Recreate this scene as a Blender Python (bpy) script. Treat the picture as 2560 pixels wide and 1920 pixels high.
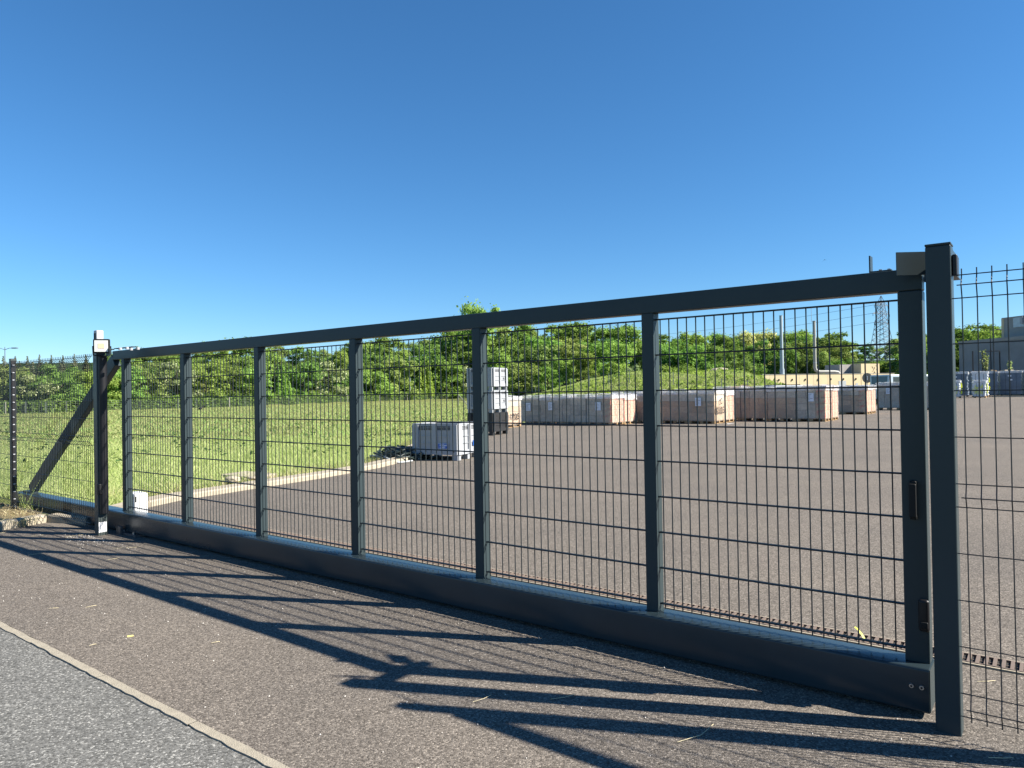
import bpy, bmesh, math, random
import numpy as np
from mathutils import Vector, Matrix

for o in list(bpy.data.objects):
    bpy.data.objects.remove(o)
S = bpy.context.scene
COL = S.collection
rnd = random.Random(7)
nrs = np.random.RandomState(11)
R = math.radians
PI = math.pi

# ------------------------------------------------------------------ camera, sky, sun, exposure
EYE = 1.56
PITCH, ROLL, FPX = 0.0097, -0.0168, 1776.0 / 2560.0
cam = bpy.data.cameras.new('camera')
camo = bpy.data.objects.new('camera', cam)
COL.objects.link(camo)
fwd = Vector((0, math.cos(PITCH), math.sin(PITCH)))
up0 = Vector((0, -math.sin(PITCH), math.cos(PITCH)))
rt0 = Vector((1, 0, 0))
rt = rt0 * math.cos(ROLL) + up0 * math.sin(ROLL)
up = up0 * math.cos(ROLL) - rt0 * math.sin(ROLL)
camo.matrix_world = Matrix(((rt.x, up.x, -fwd.x, 0), (rt.y, up.y, -fwd.y, 0), (rt.z, up.z, -fwd.z, EYE), (0, 0, 0, 1)))
cam.sensor_fit = 'HORIZONTAL'
cam.sensor_width = 36.0
cam.lens = 36.0 * FPX
cam.clip_start = 0.05
cam.clip_end = 4000.0
S.camera = camo

SUNV = Vector((1.300, -0.289, 1.0)).normalized()
SUN_EL = math.asin(SUNV.z)
SUN_AZ = math.atan2(SUNV.x, SUNV.y)
W = bpy.data.worlds.new('World')
S.world = W
W.use_nodes = True
wn = W.node_tree.nodes
wl = W.node_tree.links
wn.clear()
sky = wn.new('ShaderNodeTexSky')
sky.sky_type = 'NISHITA'
sky.sun_disc = False
sky.sun_elevation = SUN_EL
sky.sun_rotation = SUN_AZ
sky.altitude = 100.0
sky.air_density = 1.0
sky.dust_density = 0.0
sky.ozone_density = 10.0
bg = wn.new('ShaderNodeBackground')
bg.inputs['Strength'].default_value = 0.060
wo = wn.new('ShaderNodeOutputWorld')
hs = wn.new('ShaderNodeHueSaturation')
hs.inputs['Saturation'].default_value = 1.07
hs.inputs['Hue'].default_value = 0.494
wl.new(sky.outputs[0], hs.inputs['Color'])
wl.new(hs.outputs[0], bg.inputs[0])
wl.new(bg.outputs[0], wo.inputs[0])

sl = bpy.data.lights.new('sun', 'SUN')
sl.energy = 5.0
sl.angle = R(0.53)
sl.color = (1.0, 0.93, 0.82)
slo = bpy.data.objects.new('sun', sl)
COL.objects.link(slo)
slo.location = (40, -10, 60)
slo.rotation_euler = (-SUNV).to_track_quat('-Z', 'Y').to_euler()

S.view_settings.view_transform = 'Standard'
S.view_settings.look = 'None'
S.view_settings.exposure = 1.44
S.view_settings.gamma = 1.0
S.view_settings.use_curve_mapping = False
S.render.engine = 'CYCLES'
S.cycles.max_bounces = 8
S.cycles.transparent_max_bounces = 24
S.cycles.caustics_reflective = False
S.cycles.caustics_refractive = False

# ------------------------------------------------------------------ helpers
def ln(x):
    return tuple(((c / 255.0) / 12.92 if c / 255.0 <= 0.04045 else ((c / 255.0 + 0.055) / 1.055) ** 2.4) for c in x)

def mat(name, col, rough=0.6, metal=0.0, var=0.0, vscale=3.0, col2=None, bump=0.0, bscale=40.0, spec=0.5, detail=4.0, coord='Object', coat=0.0):
    m = bpy.data.materials.new(name)
    m.use_nodes = True
    nt = m.node_tree
    b = nt.nodes['Principled BSDF']
    b.inputs['Base Color'].default_value = (*col, 1)
    b.inputs['Roughness'].default_value = rough
    b.inputs['Metallic'].default_value = metal
    b.inputs['Specular IOR Level'].default_value = spec
    b.inputs['Coat Weight'].default_value = coat
    b.inputs['Coat Roughness'].default_value = 0.15
    if var > 0 or bump > 0 or col2 is not None:
        tc = nt.nodes.new('ShaderNodeTexCoord')
        if col2 is None:
            col2 = tuple(min(1, c * (1 + var)) for c in col)
            ca = tuple(c * (1 - var) for c in col)
        else:
            ca = col
        n = nt.nodes.new('ShaderNodeTexNoise')
        n.inputs['Scale'].default_value = vscale
        n.inputs['Detail'].default_value = detail
        n.inputs['Roughness'].default_value = 0.65
        nt.links.new(tc.outputs[coord], n.inputs['Vector'])
        r = nt.nodes.new('ShaderNodeValToRGB')
        r.color_ramp.elements[0].position = 0.32
        r.color_ramp.elements[0].color = (*ca, 1)
        r.color_ramp.elements[1].position = 0.68
        r.color_ramp.elements[1].color = (*col2, 1)
        nt.links.new(n.outputs['Fac'], r.inputs[0])
        nt.links.new(r.outputs[0], b.inputs['Base Color'])
        if bump > 0:
            n2 = nt.nodes.new('ShaderNodeTexNoise')
            n2.inputs['Scale'].default_value = bscale
            n2.inputs['Detail'].default_value = 3
            nt.links.new(tc.outputs[coord], n2.inputs['Vector'])
            bp = nt.nodes.new('ShaderNodeBump')
            bp.inputs['Strength'].default_value = bump
            bp.inputs['Distance'].default_value = 0.01
            nt.links.new(n2.outputs['Fac'], bp.inputs['Height'])
            nt.links.new(bp.outputs[0], b.inputs['Normal'])
    return m

class MB:
    def __init__(self):
        self.v = []
        self.f = []
        self.sm = False
    def add(self, vs, fs):
        k = len(self.v)
        self.v += [tuple(p) for p in vs]
        self.f += [tuple(i + k for i in f) for f in fs]
        return self
    def box(self, x0, x1, y0, y1, z0, z1):
        return self.add([(x0, y0, z0), (x1, y0, z0), (x1, y1, z0), (x0, y1, z0), (x0, y0, z1), (x1, y0, z1), (x1, y1, z1), (x0, y1, z1)],
                        [(0, 3, 2, 1), (4, 5, 6, 7), (0, 1, 5, 4), (1, 2, 6, 5), (2, 3, 7, 6), (3, 0, 4, 7)])
    def beam(self, a, b, w, h=None):
        h = h or w
        a = Vector(a); b = Vector(b)
        d = (b - a).normalized()
        ref = Vector((0, 0, 1)) if abs(d.z) < 0.95 else Vector((0, 1, 0))
        x = d.cross(ref).normalized() * (w / 2)
        y = d.cross(x).normalized() * (h / 2)
        return self.add([a - x - y, a + x - y, a + x + y, a - x + y, b - x - y, b + x - y, b + x + y, b - x + y],
                        [(3, 2, 1, 0), (4, 5, 6, 7), (0, 1, 5, 4), (1, 2, 6, 5), (2, 3, 7, 6), (3, 0, 4, 7)])
    def tube(self, pts, r, n=8, cap=True):
        pts = [Vector(p) for p in pts]
        rs = r if isinstance(r, (list, tuple)) else [r] * len(pts)
        k = len(self.v)
        prev = None
        for i, p in enumerate(pts):
            if i == 0: d = pts[1] - pts[0]
            elif i == len(pts) - 1: d = pts[-1] - pts[-2]
            else: d = (pts[i + 1] - p).normalized() + (p - pts[i - 1]).normalized()
            d = d.normalized()
            if prev is None:
                ref = Vector((0, 0, 1)) if abs(d.z) < 0.9 else Vector((1, 0, 0))
                x = d.cross(ref).normalized()
            else:
                x = (prev - d * prev.dot(d)).normalized()
            prev = x
            y = d.cross(x)
            for j in range(n):
                a = 2 * PI * j / n
                self.v.append(tuple(p + (x * math.cos(a) + y * math.sin(a)) * rs[i]))
        for i in range(len(pts) - 1):
            for j in range(n):
                a = k + i * n + j; b = k + i * n + (j + 1) % n
                self.f.append((a, b, b + n, a + n))
        if cap:
            self.f.append(tuple(k + j for j in reversed(range(n))))
            self.f.append(tuple(k + (len(pts) - 1) * n + j for j in range(n)))
        return self
    def prism_x(self, prof, x0, x1):
        n = len(prof)
        vs = [(x0, y, z) for y, z in prof] + [(x1, y, z) for y, z in prof]
        fs = [(i, (i + 1) % n, (i + 1) % n + n, i + n) for i in range(n)]
        fs += [tuple(reversed(range(n))), tuple(range(n, 2 * n))]
        return self.add(vs, fs)
    def poly(self, pts):
        return self.add(pts, [tuple(range(len(pts)))])
    def mesh(self, name, m=None):
        me = bpy.data.meshes.new(name)
        me.from_pydata(self.v, [], self.f)
        me.update()
        bm = bmesh.new()
        bm.from_mesh(me)
        bmesh.ops.recalc_face_normals(bm, faces=bm.faces)
        bm.to_mesh(me)
        bm.free()
        if m: me.materials.append(m)
        if self.sm:
            for p in me.polygons: p.use_smooth = True
            me.set_sharp_from_angle(angle=R(62))
        return me
    def build(self, name, m, parent=None, smooth=False, bevel=0.0, seg=2):
        self.sm = smooth
        o = obj(name, self.mesh(name, m), parent)
        if bevel > 0:
            bv = o.modifiers.new('bevel', 'BEVEL')
            bv.width = bevel
            bv.segments = seg
            bv.limit_method = 'ANGLE'
            bv.harden_normals = False
            for p in o.data.polygons: p.use_smooth = True
            wn_ = o.modifiers.new('wn', 'WEIGHTED_NORMAL')
            wn_.keep_sharp = False
        return o

def obj(name, me, parent=None, loc=None, rz=None, scale=None):
    o = bpy.data.objects.new(name, me)
    COL.objects.link(o)
    if parent: o.parent = parent
    if loc is not None: o.location = loc
    if rz is not None: o.rotation_euler = (0, 0, rz)
    if scale is not None: o.scale = scale
    return o

def tag(o, label=None, cat=None, group=None, kind=None):
    if label: o['label'] = label
    if cat: o['category'] = cat
    if group: o['group'] = group
    if kind: o['kind'] = kind
    return o

def thing(name, label, cat, loc=(0, 0, 0), rz=0.0, group=None):
    o = bpy.data.objects.new(name, None)
    o.empty_display_size = 0.1
    COL.objects.link(o)
    o.location = loc
    o.rotation_euler = (0, 0, rz)
    return tag(o, label, cat, group)

def copy_tree(o, parent=None):
    c = o.copy()
    COL.objects.link(c)
    c.parent = parent
    for ch in list(o.children):
        copy_tree(ch, c)
    return c

# gate frame: s along the gate, d in front of it (towards the road)
P1 = Vector((-4.346, 7.899, 0))
G = Vector((0.79618, -0.60506, 0))
N = Vector((-0.60506, -0.79618, 0))
YAW = math.atan2(G.y, G.x)
def L(s, d, z=0.0):
    p = P1 + G * s + N * d
    return Vector((p.x, p.y, z))

# ------------------------------------------------------------------ ground materials
def asphalt(name, tone_lo, tone_hi, patch, scale=95.0, bump=0.9, light=(0.36, 0.32, 0.28), lightp=0.86):
    m = bpy.data.materials.new(name)
    m.use_nodes = True
    nt = m.node_tree
    N_ = nt.nodes.new
    K = nt.links.new
    b = nt.nodes['Principled BSDF']
    b.inputs['Roughness'].default_value = 0.85
    b.inputs['Specular IOR Level'].default_value = 0.12
    geo = N_('ShaderNodeNewGeometry')
    vo = N_('ShaderNodeTexVoronoi'); vo.inputs['Scale'].default_value = scale
    vo.inputs['Randomness'].default_value = 1.0
    K(geo.outputs['Position'], vo.inputs['Vector'])
    # every stone has a tone of its own
    sep = N_('ShaderNodeSeparateColor'); K(vo.outputs['Color'], sep.inputs[0])
    r1 = N_('ShaderNodeValToRGB')
    e = r1.color_ramp.elements
    e[0].position = 0.0; e[0].color = (*tone_lo, 1)
    e[1].position = lightp; e[1].color = (*tone_hi, 1)
    e2 = e.new(0.97); e2.color = (*light, 1)
    K(sep.outputs[0], r1.inputs[0])
    # large patches
    n1 = N_('ShaderNodeTexNoise'); n1.inputs['Scale'].default_value = 0.55; n1.inputs['Detail'].default_value = 5; n1.inputs['Roughness'].default_value = 0.6
    K(geo.outputs['Position'], n1.inputs['Vector'])
    r2 = N_('ShaderNodeValToRGB')
    r2.color_ramp.elements[0].position = 0.3; r2.color_ramp.elements[0].color = (*patch[0], 1)
    r2.color_ramp.elements[1].position = 0.7; r2.color_ramp.elements[1].color = (*patch[1], 1)
    K(n1.outputs['Fac'], r2.inputs[0])
    mx = N_('ShaderNodeMix'); mx.data_type = 'RGBA'; mx.blend_type = 'MULTIPLY'; mx.inputs[0].default_value = 1.0
    K(r1.outputs[0], mx.inputs[6]); K(r2.outputs[0], mx.inputs[7])
    # pale dusty scuffs
    n3 = N_('ShaderNodeTexNoise'); n3.inputs['Scale'].default_value = 2.2; n3.inputs['Detail'].default_value = 9; n3.inputs['Roughness'].default_value = 0.75
    K(geo.outputs['Position'], n3.inputs['Vector'])
    r3 = N_('ShaderNodeValToRGB')
    r3.color_ramp.elements[0].position = 0.66; r3.color_ramp.elements[0].color = (0, 0, 0, 1)
    r3.color_ramp.elements[1].position = 0.80; r3.color_ramp.elements[1].color = (0.45, 0.45, 0.45, 1)
    K(n3.outputs['Fac'], r3.inputs[0])
    mx2 = N_('ShaderNodeMix'); mx2.data_type = 'RGBA'
    K(r3.outputs[0], mx2.inputs[0]); K(mx.outputs[2], mx2.inputs[6]); mx2.inputs[7].default_value = (0.21, 0.185, 0.155, 1)
    K(mx2.outputs[2], b.inputs['Base Color'])
    # stones stand proud of the binder
    vo2 = N_('ShaderNodeTexVoronoi'); vo2.feature = 'F1'; vo2.inputs['Scale'].default_value = scale
    K(geo.outputs['Position'], vo2.inputs['Vector'])
    inv = N_('ShaderNodeMath'); inv.operation = 'SUBTRACT'; inv.inputs[0].default_value = 1.0
    K(vo2.outputs['Distance'], inv.inputs[1])
    nz = N_('ShaderNodeTexNoise'); nz.inputs['Scale'].default_value = scale * 0.35; nz.inputs['Detail'].default_value = 2
    K(geo.outputs['Position'], nz.inputs['Vector'])
    ad = N_('ShaderNodeMath'); ad.operation = 'ADD'
    K(inv.outputs[0], ad.inputs[0]); K(nz.outputs['Fac'], ad.inputs[1])
    bp = N_('ShaderNodeBump'); bp.inputs['Strength'].default_value = bump; bp.inputs['Distance'].default_value = 0.006
    K(ad.outputs[0], bp.inputs['Height'])
    K(bp.outputs[0], b.inputs['Normal'])
    return m

M_YARD = asphalt('brown_asphalt', (0.068, 0.061, 0.0535), (0.200, 0.180, 0.1585), ((0.80, 0.79, 0.78), (1.0, 0.97, 0.93)), scale=135, bump=0.42, light=(0.30, 0.27, 0.235))
M_ROAD = asphalt('grey_asphalt', (0.070, 0.070, 0.066), (0.190, 0.188, 0.178), ((0.85, 0.85, 0.85), (1.0, 1.0, 0.98)), scale=120, bump=0.34, light=(0.36, 0.355, 0.33))

def grass_ground():
    m = bpy.data.materials.new('meadow_soil')
    m.use_nodes = True
    nt = m.node_tree; N_ = nt.nodes.new; K = nt.links.new
    b = nt.nodes['Principled BSDF']
    b.inputs['Roughness'].default_value = 0.95
    b.inputs['Specular IOR Level'].default_value = 0.1
    geo = N_('ShaderNodeNewGeometry')
    a = N_('ShaderNodeTexNoise'); a.inputs['Scale'].default_value = 0.16; a.inputs['Detail'].default_value = 8; a.inputs['Roughness'].default_value = 0.62
    K(geo.outputs['Position'], a.inputs['Vector'])
    ra = N_('ShaderNodeValToRGB')
    e = ra.color_ramp.elements
    e[0].position = 0.3; e[0].color = (0.125, 0.150, 0.048, 1)
    e[1].position = 0.72; e[1].color = (0.245, 0.235, 0.115, 1)
    e3 = e.new(0.5); e3.color = (0.185, 0.205, 0.075, 1)
    K(a.outputs['Fac'], ra.inputs[0])
    c = N_('ShaderNodeTexNoise'); c.inputs['Scale'].default_value = 3.5; c.inputs['Detail'].default_value = 6; c.inputs['Roughness'].default_value = 0.7
    K(geo.outputs['Position'], c.inputs['Vector'])
    rc = N_('ShaderNodeValToRGB')
    rc.color_ramp.elements[0].position = 0.35; rc.color_ramp.elements[0].color = (0.55, 0.62, 0.5, 1)
    rc.color_ramp.elements[1].position = 0.65; rc.color_ramp.elements[1].color = (1.1, 1.08, 1.0, 1)
    K(c.outputs['Fac'], rc.inputs[0])
    mx = N_('ShaderNodeMix'); mx.data_type = 'RGBA'; mx.blend_type = 'MULTIPLY'; mx.inputs[0].default_value = 1
    K(ra.outputs[0], mx.inputs[6]); K(rc.outputs[0], mx.inputs[7])
    K(mx.outputs[2], b.inputs['Base Color'])
    bp = N_('ShaderNodeBump'); bp.inputs['Strength'].default_value = 0.9; bp.inputs['Distance'].default_value = 0.15
    K(c.outputs['Fac'], bp.inputs['Height']); K(bp.outputs[0], b.inputs['Normal'])
    return m
M_MEADOW = grass_ground()
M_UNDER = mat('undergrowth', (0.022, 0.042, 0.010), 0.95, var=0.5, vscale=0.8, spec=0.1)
M_SOIL = mat('dry_soil', (0.20, 0.135, 0.07), 0.95, col2=(0.28, 0.23, 0.13), vscale=7, bump=0.8, bscale=60, spec=0.1, detail=8)
M_CONC = mat('pale_concrete', (0.34, 0.30, 0.23), 0.9, var=0.14, vscale=9, bump=0.3, bscale=120, spec=0.2, detail=8)
M_EDGE = mat('edging_stone', (0.29, 0.26, 0.205), 0.9, var=0.14, vscale=14, bump=0.5, bscale=160, spec=0.2, detail=8)

# ------------------------------------------------------------------ terrain
FENCE = [(-260, 40), (-75, 68), (-55.3, 77.5), (-51.3, 78.1), (-46.6, 89), (-38, 101), (-30, 129.6), (-16.8, 160), (0, 172)]
FX = np.array([p[0] for p in FENCE], float)
FY = np.array([p[1] for p in FENCE], float)
def smooth(t):
    t = np.clip(t, 0, 1)
    return t * t * (3 - 2 * t)
def hill(x, y):
    x = np.asarray(x, float); y = np.asarray(y, float)
    yf = np.interp(x, FX, FY)
    left = np.maximum(0, y - yf - 3) * 0.11
    yr = np.interp(x, [0, 14, 32, 60, 110, 400], [172, 118, 135, 152, 150, 120])
    right = np.maximum(0, y - yr) * 0.105
    w = smooth((x + 2) / 10.0)
    h = left * (1 - w) + right * w
    h = 15.5 * np.tanh(h / 15.5)
    # grassy embankment right of the centre
    bx = (0.35 * smooth((x - 0.0) / 13.5) + 0.65 * np.clip((x - 0.0) / 13.5, 0, 1) ** 0.75) * (1 - smooth((x - 23.5) / 5.5))
    by = smooth((y - 52.0) / 24.0)
    back = 1 - 0.35 * smooth((y - 110) / 30.0)
    m = 3.12 * bx * by * back * (1 + 0.04 * np.sin(x * 0.6) + 0.03 * np.sin(x * 1.7 + y * 0.3))
    return np.maximum(h, m)
def hz(x, y):
    return float(hill(x, y))

def terrain():
    xs = np.unique(np.concatenate([np.arange(-900, -100, 40), np.arange(-100, 130, 2.5), np.arange(130, 900, 40)]))
    ys = np.unique(np.concatenate([np.arange(-200, 40, 20), np.arange(40, 300, 2.5), np.arange(300, 1500, 60)]))
    X, Y = np.meshgrid(xs, ys)
    Z = hill(X, Y) - 0.05
    nx, ny = len(xs), len(ys)
    v = np.stack([X.ravel(), Y.ravel(), Z.ravel()], 1)
    i = np.arange((ny - 1) * (nx - 1))
    r, c = i // (nx - 1), i % (nx - 1)
    a = r * nx + c
    f = np.stack([a, a + 1, a + nx + 1, a + nx], 1)
    me = bpy.data.meshes.new('ground')
    me.from_pydata(v.tolist(), [], f.tolist())
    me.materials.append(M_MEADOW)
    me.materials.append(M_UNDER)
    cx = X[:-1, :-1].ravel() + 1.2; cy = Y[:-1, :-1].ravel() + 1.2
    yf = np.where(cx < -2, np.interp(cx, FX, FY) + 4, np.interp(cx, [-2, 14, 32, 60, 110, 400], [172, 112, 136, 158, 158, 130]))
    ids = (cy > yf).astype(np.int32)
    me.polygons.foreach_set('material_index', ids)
    me.polygons.foreach_set('use_smooth', np.ones(len(f), bool))
    me.update()
    return tag(obj('ground', me), kind='structure')
terrain()

# paved yard and drive (brown asphalt)
yard_local = [(40, 1.862), (-1.62, 1.862), (-1.68, 1.0), (-1.744, 0.624), (-1.83, 0.29), (-1.88, 0.08), (-1.45, -0.07), (-1.42, -0.45), (-1.75, -0.9), (-1.97, -1.25), (-2.21, -1.83), (-2.385, -3.17), (-2.55, -4.6), (-2.95, -6.4), (-3.55, -7.9)]
yard_pts = [L(s, d, 0.0) for s, d in yard_local] + [Vector(p) for p in [(-2.6, 19, 0), (-2.4, 27, 0), (-1.5, 33.2, 0), (4, 37, 0), (14, 43, 0), (22, 49, 0), (32, 58, 0), (40, 76, 0), (46, 112, 0), (68, 117, 0), (110, 110, 0), (130, 40, 0)]]
bm = bmesh.new()
vs = [bm.verts.new(p) for p in yard_pts]
bm.faces.new(vs)
bmesh.ops.triangulate(bm, faces=bm.faces[:])
bmesh.ops.recalc_face_normals(bm, faces=bm.faces[:])
me = bpy.data.meshes.new('yard')
bm.to_mesh(me); bm.free()
if me.polygons[0].normal.z < 0:
    me.flip_normals()
me.materials.append(M_YARD)
tag(obj('yard', me), kind='structure')

# road in front, a touch lower
rb = MB()
a, b_, c_, d_ = L(-80, 1.906, -0.006), L(90, 1.906, -0.006), L(90, 9, -0.006), L(-80, 9, -0.006)
rb.poly([a, d_, c_, b_])
tag(rb.build('road', M_ROAD), kind='structure')
# flush edging stones between drive and road, one object each
edging = thing('edging', 'thin line of pale concrete edging stones between the drive and the road', 'kerb', L(0, 0, 0), YAW)
def ragged(length, w, seed):
    r2 = random.Random(seed)
    n = 14
    up_, lo_ = [], []
    for i in range(n + 1):
        x = length * i / n
        up_.append((x, w / 2 + r2.uniform(-0.006, 0.005)))
        lo_.append((x, -w / 2 + r2.uniform(-0.0025, 0.0025)))
    m_ = MB()
    for i in range(n):
        m_.add([(lo_[i][0], -lo_[i][1], 0.0012), (lo_[i + 1][0], -lo_[i + 1][1], 0.0012), (up_[i + 1][0], -up_[i + 1][1], 0.0012), (up_[i][0], -up_[i][1], 0.0012)], [(0, 1, 2, 3)])
        m_.add([(lo_[i][0], -lo_[i][1], -0.03), (lo_[i + 1][0], -lo_[i + 1][1], -0.03), (lo_[i + 1][0], -lo_[i + 1][1], 0.0012), (lo_[i][0], -lo_[i][1], 0.0012)], [(0, 1, 2, 3)])
        m_.add([(up_[i][0], -up_[i][1], -0.03), (up_[i + 1][0], -up_[i + 1][1], -0.03), (up_[i + 1][0], -up_[i + 1][1], 0.0012), (up_[i][0], -up_[i][1], 0.0012)], [(3, 2, 1, 0)])
    return m_.mesh('edging_stone', M_EDGE)
emeshes = [ragged(0.970, 0.046, k) for k in range(4)]
for k in range(-5, 8):
    obj('edging_stone', emeshes[k % 4], edging, (3.97 + 0.972 * k + 0.001, -1.885 + rnd.uniform(-0.002, 0.002), rnd.uniform(-0.0015, 0.0015)), rnd.uniform(-0.003, 0.003))

# ------------------------------------------------------------------ kerbs
def kerb(name, label, pts, h, w, seglen, z0=-0.05, wfun=None):
    t = thing(name, label, 'kerb')
    P = [Vector((p.x, p.y, 0)) for p in pts]
    out = [P[0]]
    for i in range(len(P) - 1):
        n = max(1, round((P[i + 1] - P[i]).length / seglen))
        for k in range(1, n + 1):
            out.append(P[i].lerp(P[i + 1], k / n))
    nrm = []
    for i in range(len(out)):
        a = out[max(0, i - 1)]; b = out[min(len(out) - 1, i + 1)]
        d = (b - a).normalized()
        nrm.append(Vector((-d.y, d.x, 0)))
    for i in range(len(out) - 1):
        a, b = out[i], out[i + 1]
        d = (b - a).normalized() * 0.004
        a2 = a + d; b2 = b - d
        na, nb = nrm[i] * w, nrm[i + 1] * w
        hh = h + rnd.uniform(-0.004, 0.004)
        ch = 0.02
        m_ = MB()
        up3 = Vector((0, 0, 1))
        sec = lambda p, n_: [p + up3 * z0, p + up3 * (hh - ch), p + n_.normalized() * ch + up3 * hh, p + n_ + up3 * hh, p + n_ + up3 * z0]
        A = sec(a2, na); B = sec(b2, nb)
        m_.add(A + B, [(0, 1, 6, 5), (1, 2, 7, 6), (2, 3, 8, 7), (3, 4, 9, 8), (4, 3, 2, 1, 0), (5, 6, 7, 8, 9)])
        m_.build('kerb_stone', M_CONC, t)
    return t
kerb('kerb', 'raised pale concrete kerb at the left edge of the drive below the mesh fence', [L(s, d) for s, d in [(-1.60, 1.86), (-1.68, 1.0), (-1.744, 0.624), (-1.83, 0.29), (-1.88, 0.08)]][::-1], 0.10, -0.13, 0.5)
kerb('kerb', 'short concrete kerb stone under the tail of the gate beam', [L(s, d) for s, d in [(-1.88, 0.08), (-1.45, -0.07), (-1.2, -0.10)]], 0.10, 0.13, 0.5)
kerb('kerb', 'long pale concrete kerb between the yard and the field behind the gate', [L(s, d) for s, d in [(-1.2, -0.5), (-1.75, -0.9), (-1.97, -1.25), (-2.21, -1.83), (-2.385, -3.17), (-2.55, -4.6), (-2.95, -6.4), (-3.55, -7.9)]] + [Vector(p) for p in [(-2.6, 19, 0), (-2.4, 27, 0), (-1.5, 33.2, 0)]], 0.085, 0.34, 1.0)
# dry soil strip behind the kerbs
sb = MB()
pts = [L(s, d, 0.085) for s, d in [(-1.72, 1.9), (-1.86, 0.62), (-1.95, 0.3), (-2.0, 0.08), (-2.3, 0.02), (-2.9, 0.0), (-9, 0.0), (-9, 1.9)]]
sb.poly(pts)
tag(sb.build('soil', M_SOIL), kind='structure')
st = MB()
lp = [(-2.30, -1.25), (-2.54, -1.83), (-2.72, -3.17), (-2.88, -4.6), (-3.28, -6.4), (-3.9, -7.9), (-4.8, -9.2)]
for i in range(len(lp) - 1):
    (s0, d0), (s1, d1) = lp[i], lp[i + 1]
    w0 = 0.5 + 0.25 * (i % 2); w1 = 0.5 + 0.25 * ((i + 1) % 2)
    st.add([L(s0, d0, 0.075), L(s1, d1, 0.075), L(s1 - w1, d1, -0.03), L(s0 - w0, d0, -0.03)], [(0, 1, 2, 3)])
tag(st.build('soil_verge', M_SOIL), kind='structure')

# ------------------------------------------------------------------ metals and paints
M_GATE = mat('anthracite_coat', (0.032, 0.046, 0.051), 0.36, var=0.06, vscale=2.0, spec=0.16, bump=0.02, bscale=500)
M_BEAM = mat('anthracite_beam_coat', (0.022, 0.035, 0.042), 0.26, var=0.10, vscale=2.5, spec=0.38)
M_WIRE = mat('anthracite_wire', (0.017, 0.025, 0.030), 0.42, spec=0.35)
M_POSTG = mat('post_coat', (0.050, 0.062, 0.062), 0.34, var=0.06, vscale=2.0, spec=0.25)
M_BLACK = mat('black_rubber', (0.006, 0.006, 0.008), 0.45, spec=0.35)
M_BLKPL = mat('black_plastic', (0.011, 0.012, 0.013), 0.55, spec=0.2)
M_STEEL = mat('zinc_steel', (0.55, 0.56, 0.57), 0.35, metal=1.0)
M_GALV = mat('galvanised', (0.42, 0.45, 0.48), 0.5, metal=0.7, var=0.1, vscale=3)
M_WHITE = mat('white_plastic', (0.62, 0.63, 0.64), 0.4, var=0.03)
M_LGREY = mat('light_grey_plastic', (0.33, 0.34, 0.36), 0.45, var=0.03)
M_GLASSL = mat('lamp_glass', (0.66, 0.68, 0.64), 0.12, spec=0.6)
M_LED = mat('led_field', (0.75, 0.55, 0.36), 0.4)

# ------------------------------------------------------------------ the sliding gate (it runs 0.2 m behind its posts)
GK = 1.058
gate = thing('sliding_gate', 'long dark grey sliding gate of six wire mesh bays across the drive', 'gate', P1 * GK + Vector((0, 0, EYE * (1 - GK))), YAW)
gate.scale = (GK, GK, GK)
# bottom beam: rounded hollow section
def round_rect(y0, y1, z0, z1, r, n=5):
    out = []
    for (cy, cz, a0) in ((y1 - r, z1 - r, 0), (y0 + r, z1 - r, 90), (y0 + r, z0 + r, 180), (y1 - r, z0 + r, 270)):
        for k in range(n + 1):
            a = R(a0 + 90 * k / n)
            out.append((cy + r * math.cos(a), cz + r * math.sin(a)))
    return out
def smooth_profile(name, m, parent, prof, x0, x1):
    o = MB().prism_x(prof, x0, x1).build(name, m, parent)
    for p in o.data.polygons: p.use_smooth = len(p.vertices) == 4
    o.data.set_sharp_from_angle(angle=R(38))
    return o
BEAM0, BEAM1 = -2.93, 7.785
smooth_profile('bottom_beam', M_BEAM, gate, round_rect(-0.075, 0.095, 0.108, 0.306, 0.013), BEAM0, BEAM1)
e = MB().box(BEAM1, BEAM1 + 0.004, -0.068, 0.088, 0.115, 0.300).build('beam_end_cap', M_GATE, gate)
e = MB().box(BEAM0 - 0.03, BEAM0, -0.080, 0.100, 0.130, 0.312).build('beam_end_cap', M_BLKPL, gate, bevel=0.01)
MB().box(-0.21, 7.783, 0.0, 0.08, 1.985, 2.085).build('top_rail', M_GATE, gate, bevel=0.006)
PS = [0.0, 1.276, 2.557, 3.857, 5.121, 6.386]
up_mesh = MB().box(0, 0.073, 0.0, 0.08, 0.304, 1.987).mesh('upright', M_GATE)
for i, s in enumerate(PS):
    o = obj('upright', up_mesh, gate, (s, 0.002 * (i % 2), 0))
    bv = o.modifiers.new('bevel', 'BEVEL'); bv.width = 0.006; bv.segments = 2
MB().box(7.683, 7.783, -0.002, 0.082, 0.302, 1.984).build('end_upright', M_GATE, gate, bevel=0.006)
# weld collars at the feet of the uprights
for s in PS:
    MB().box(s - 0.004, s + 0.077, -0.004, 0.084, 0.3045, 0.309).build('weld_seam', M_GATE, gate)
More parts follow.
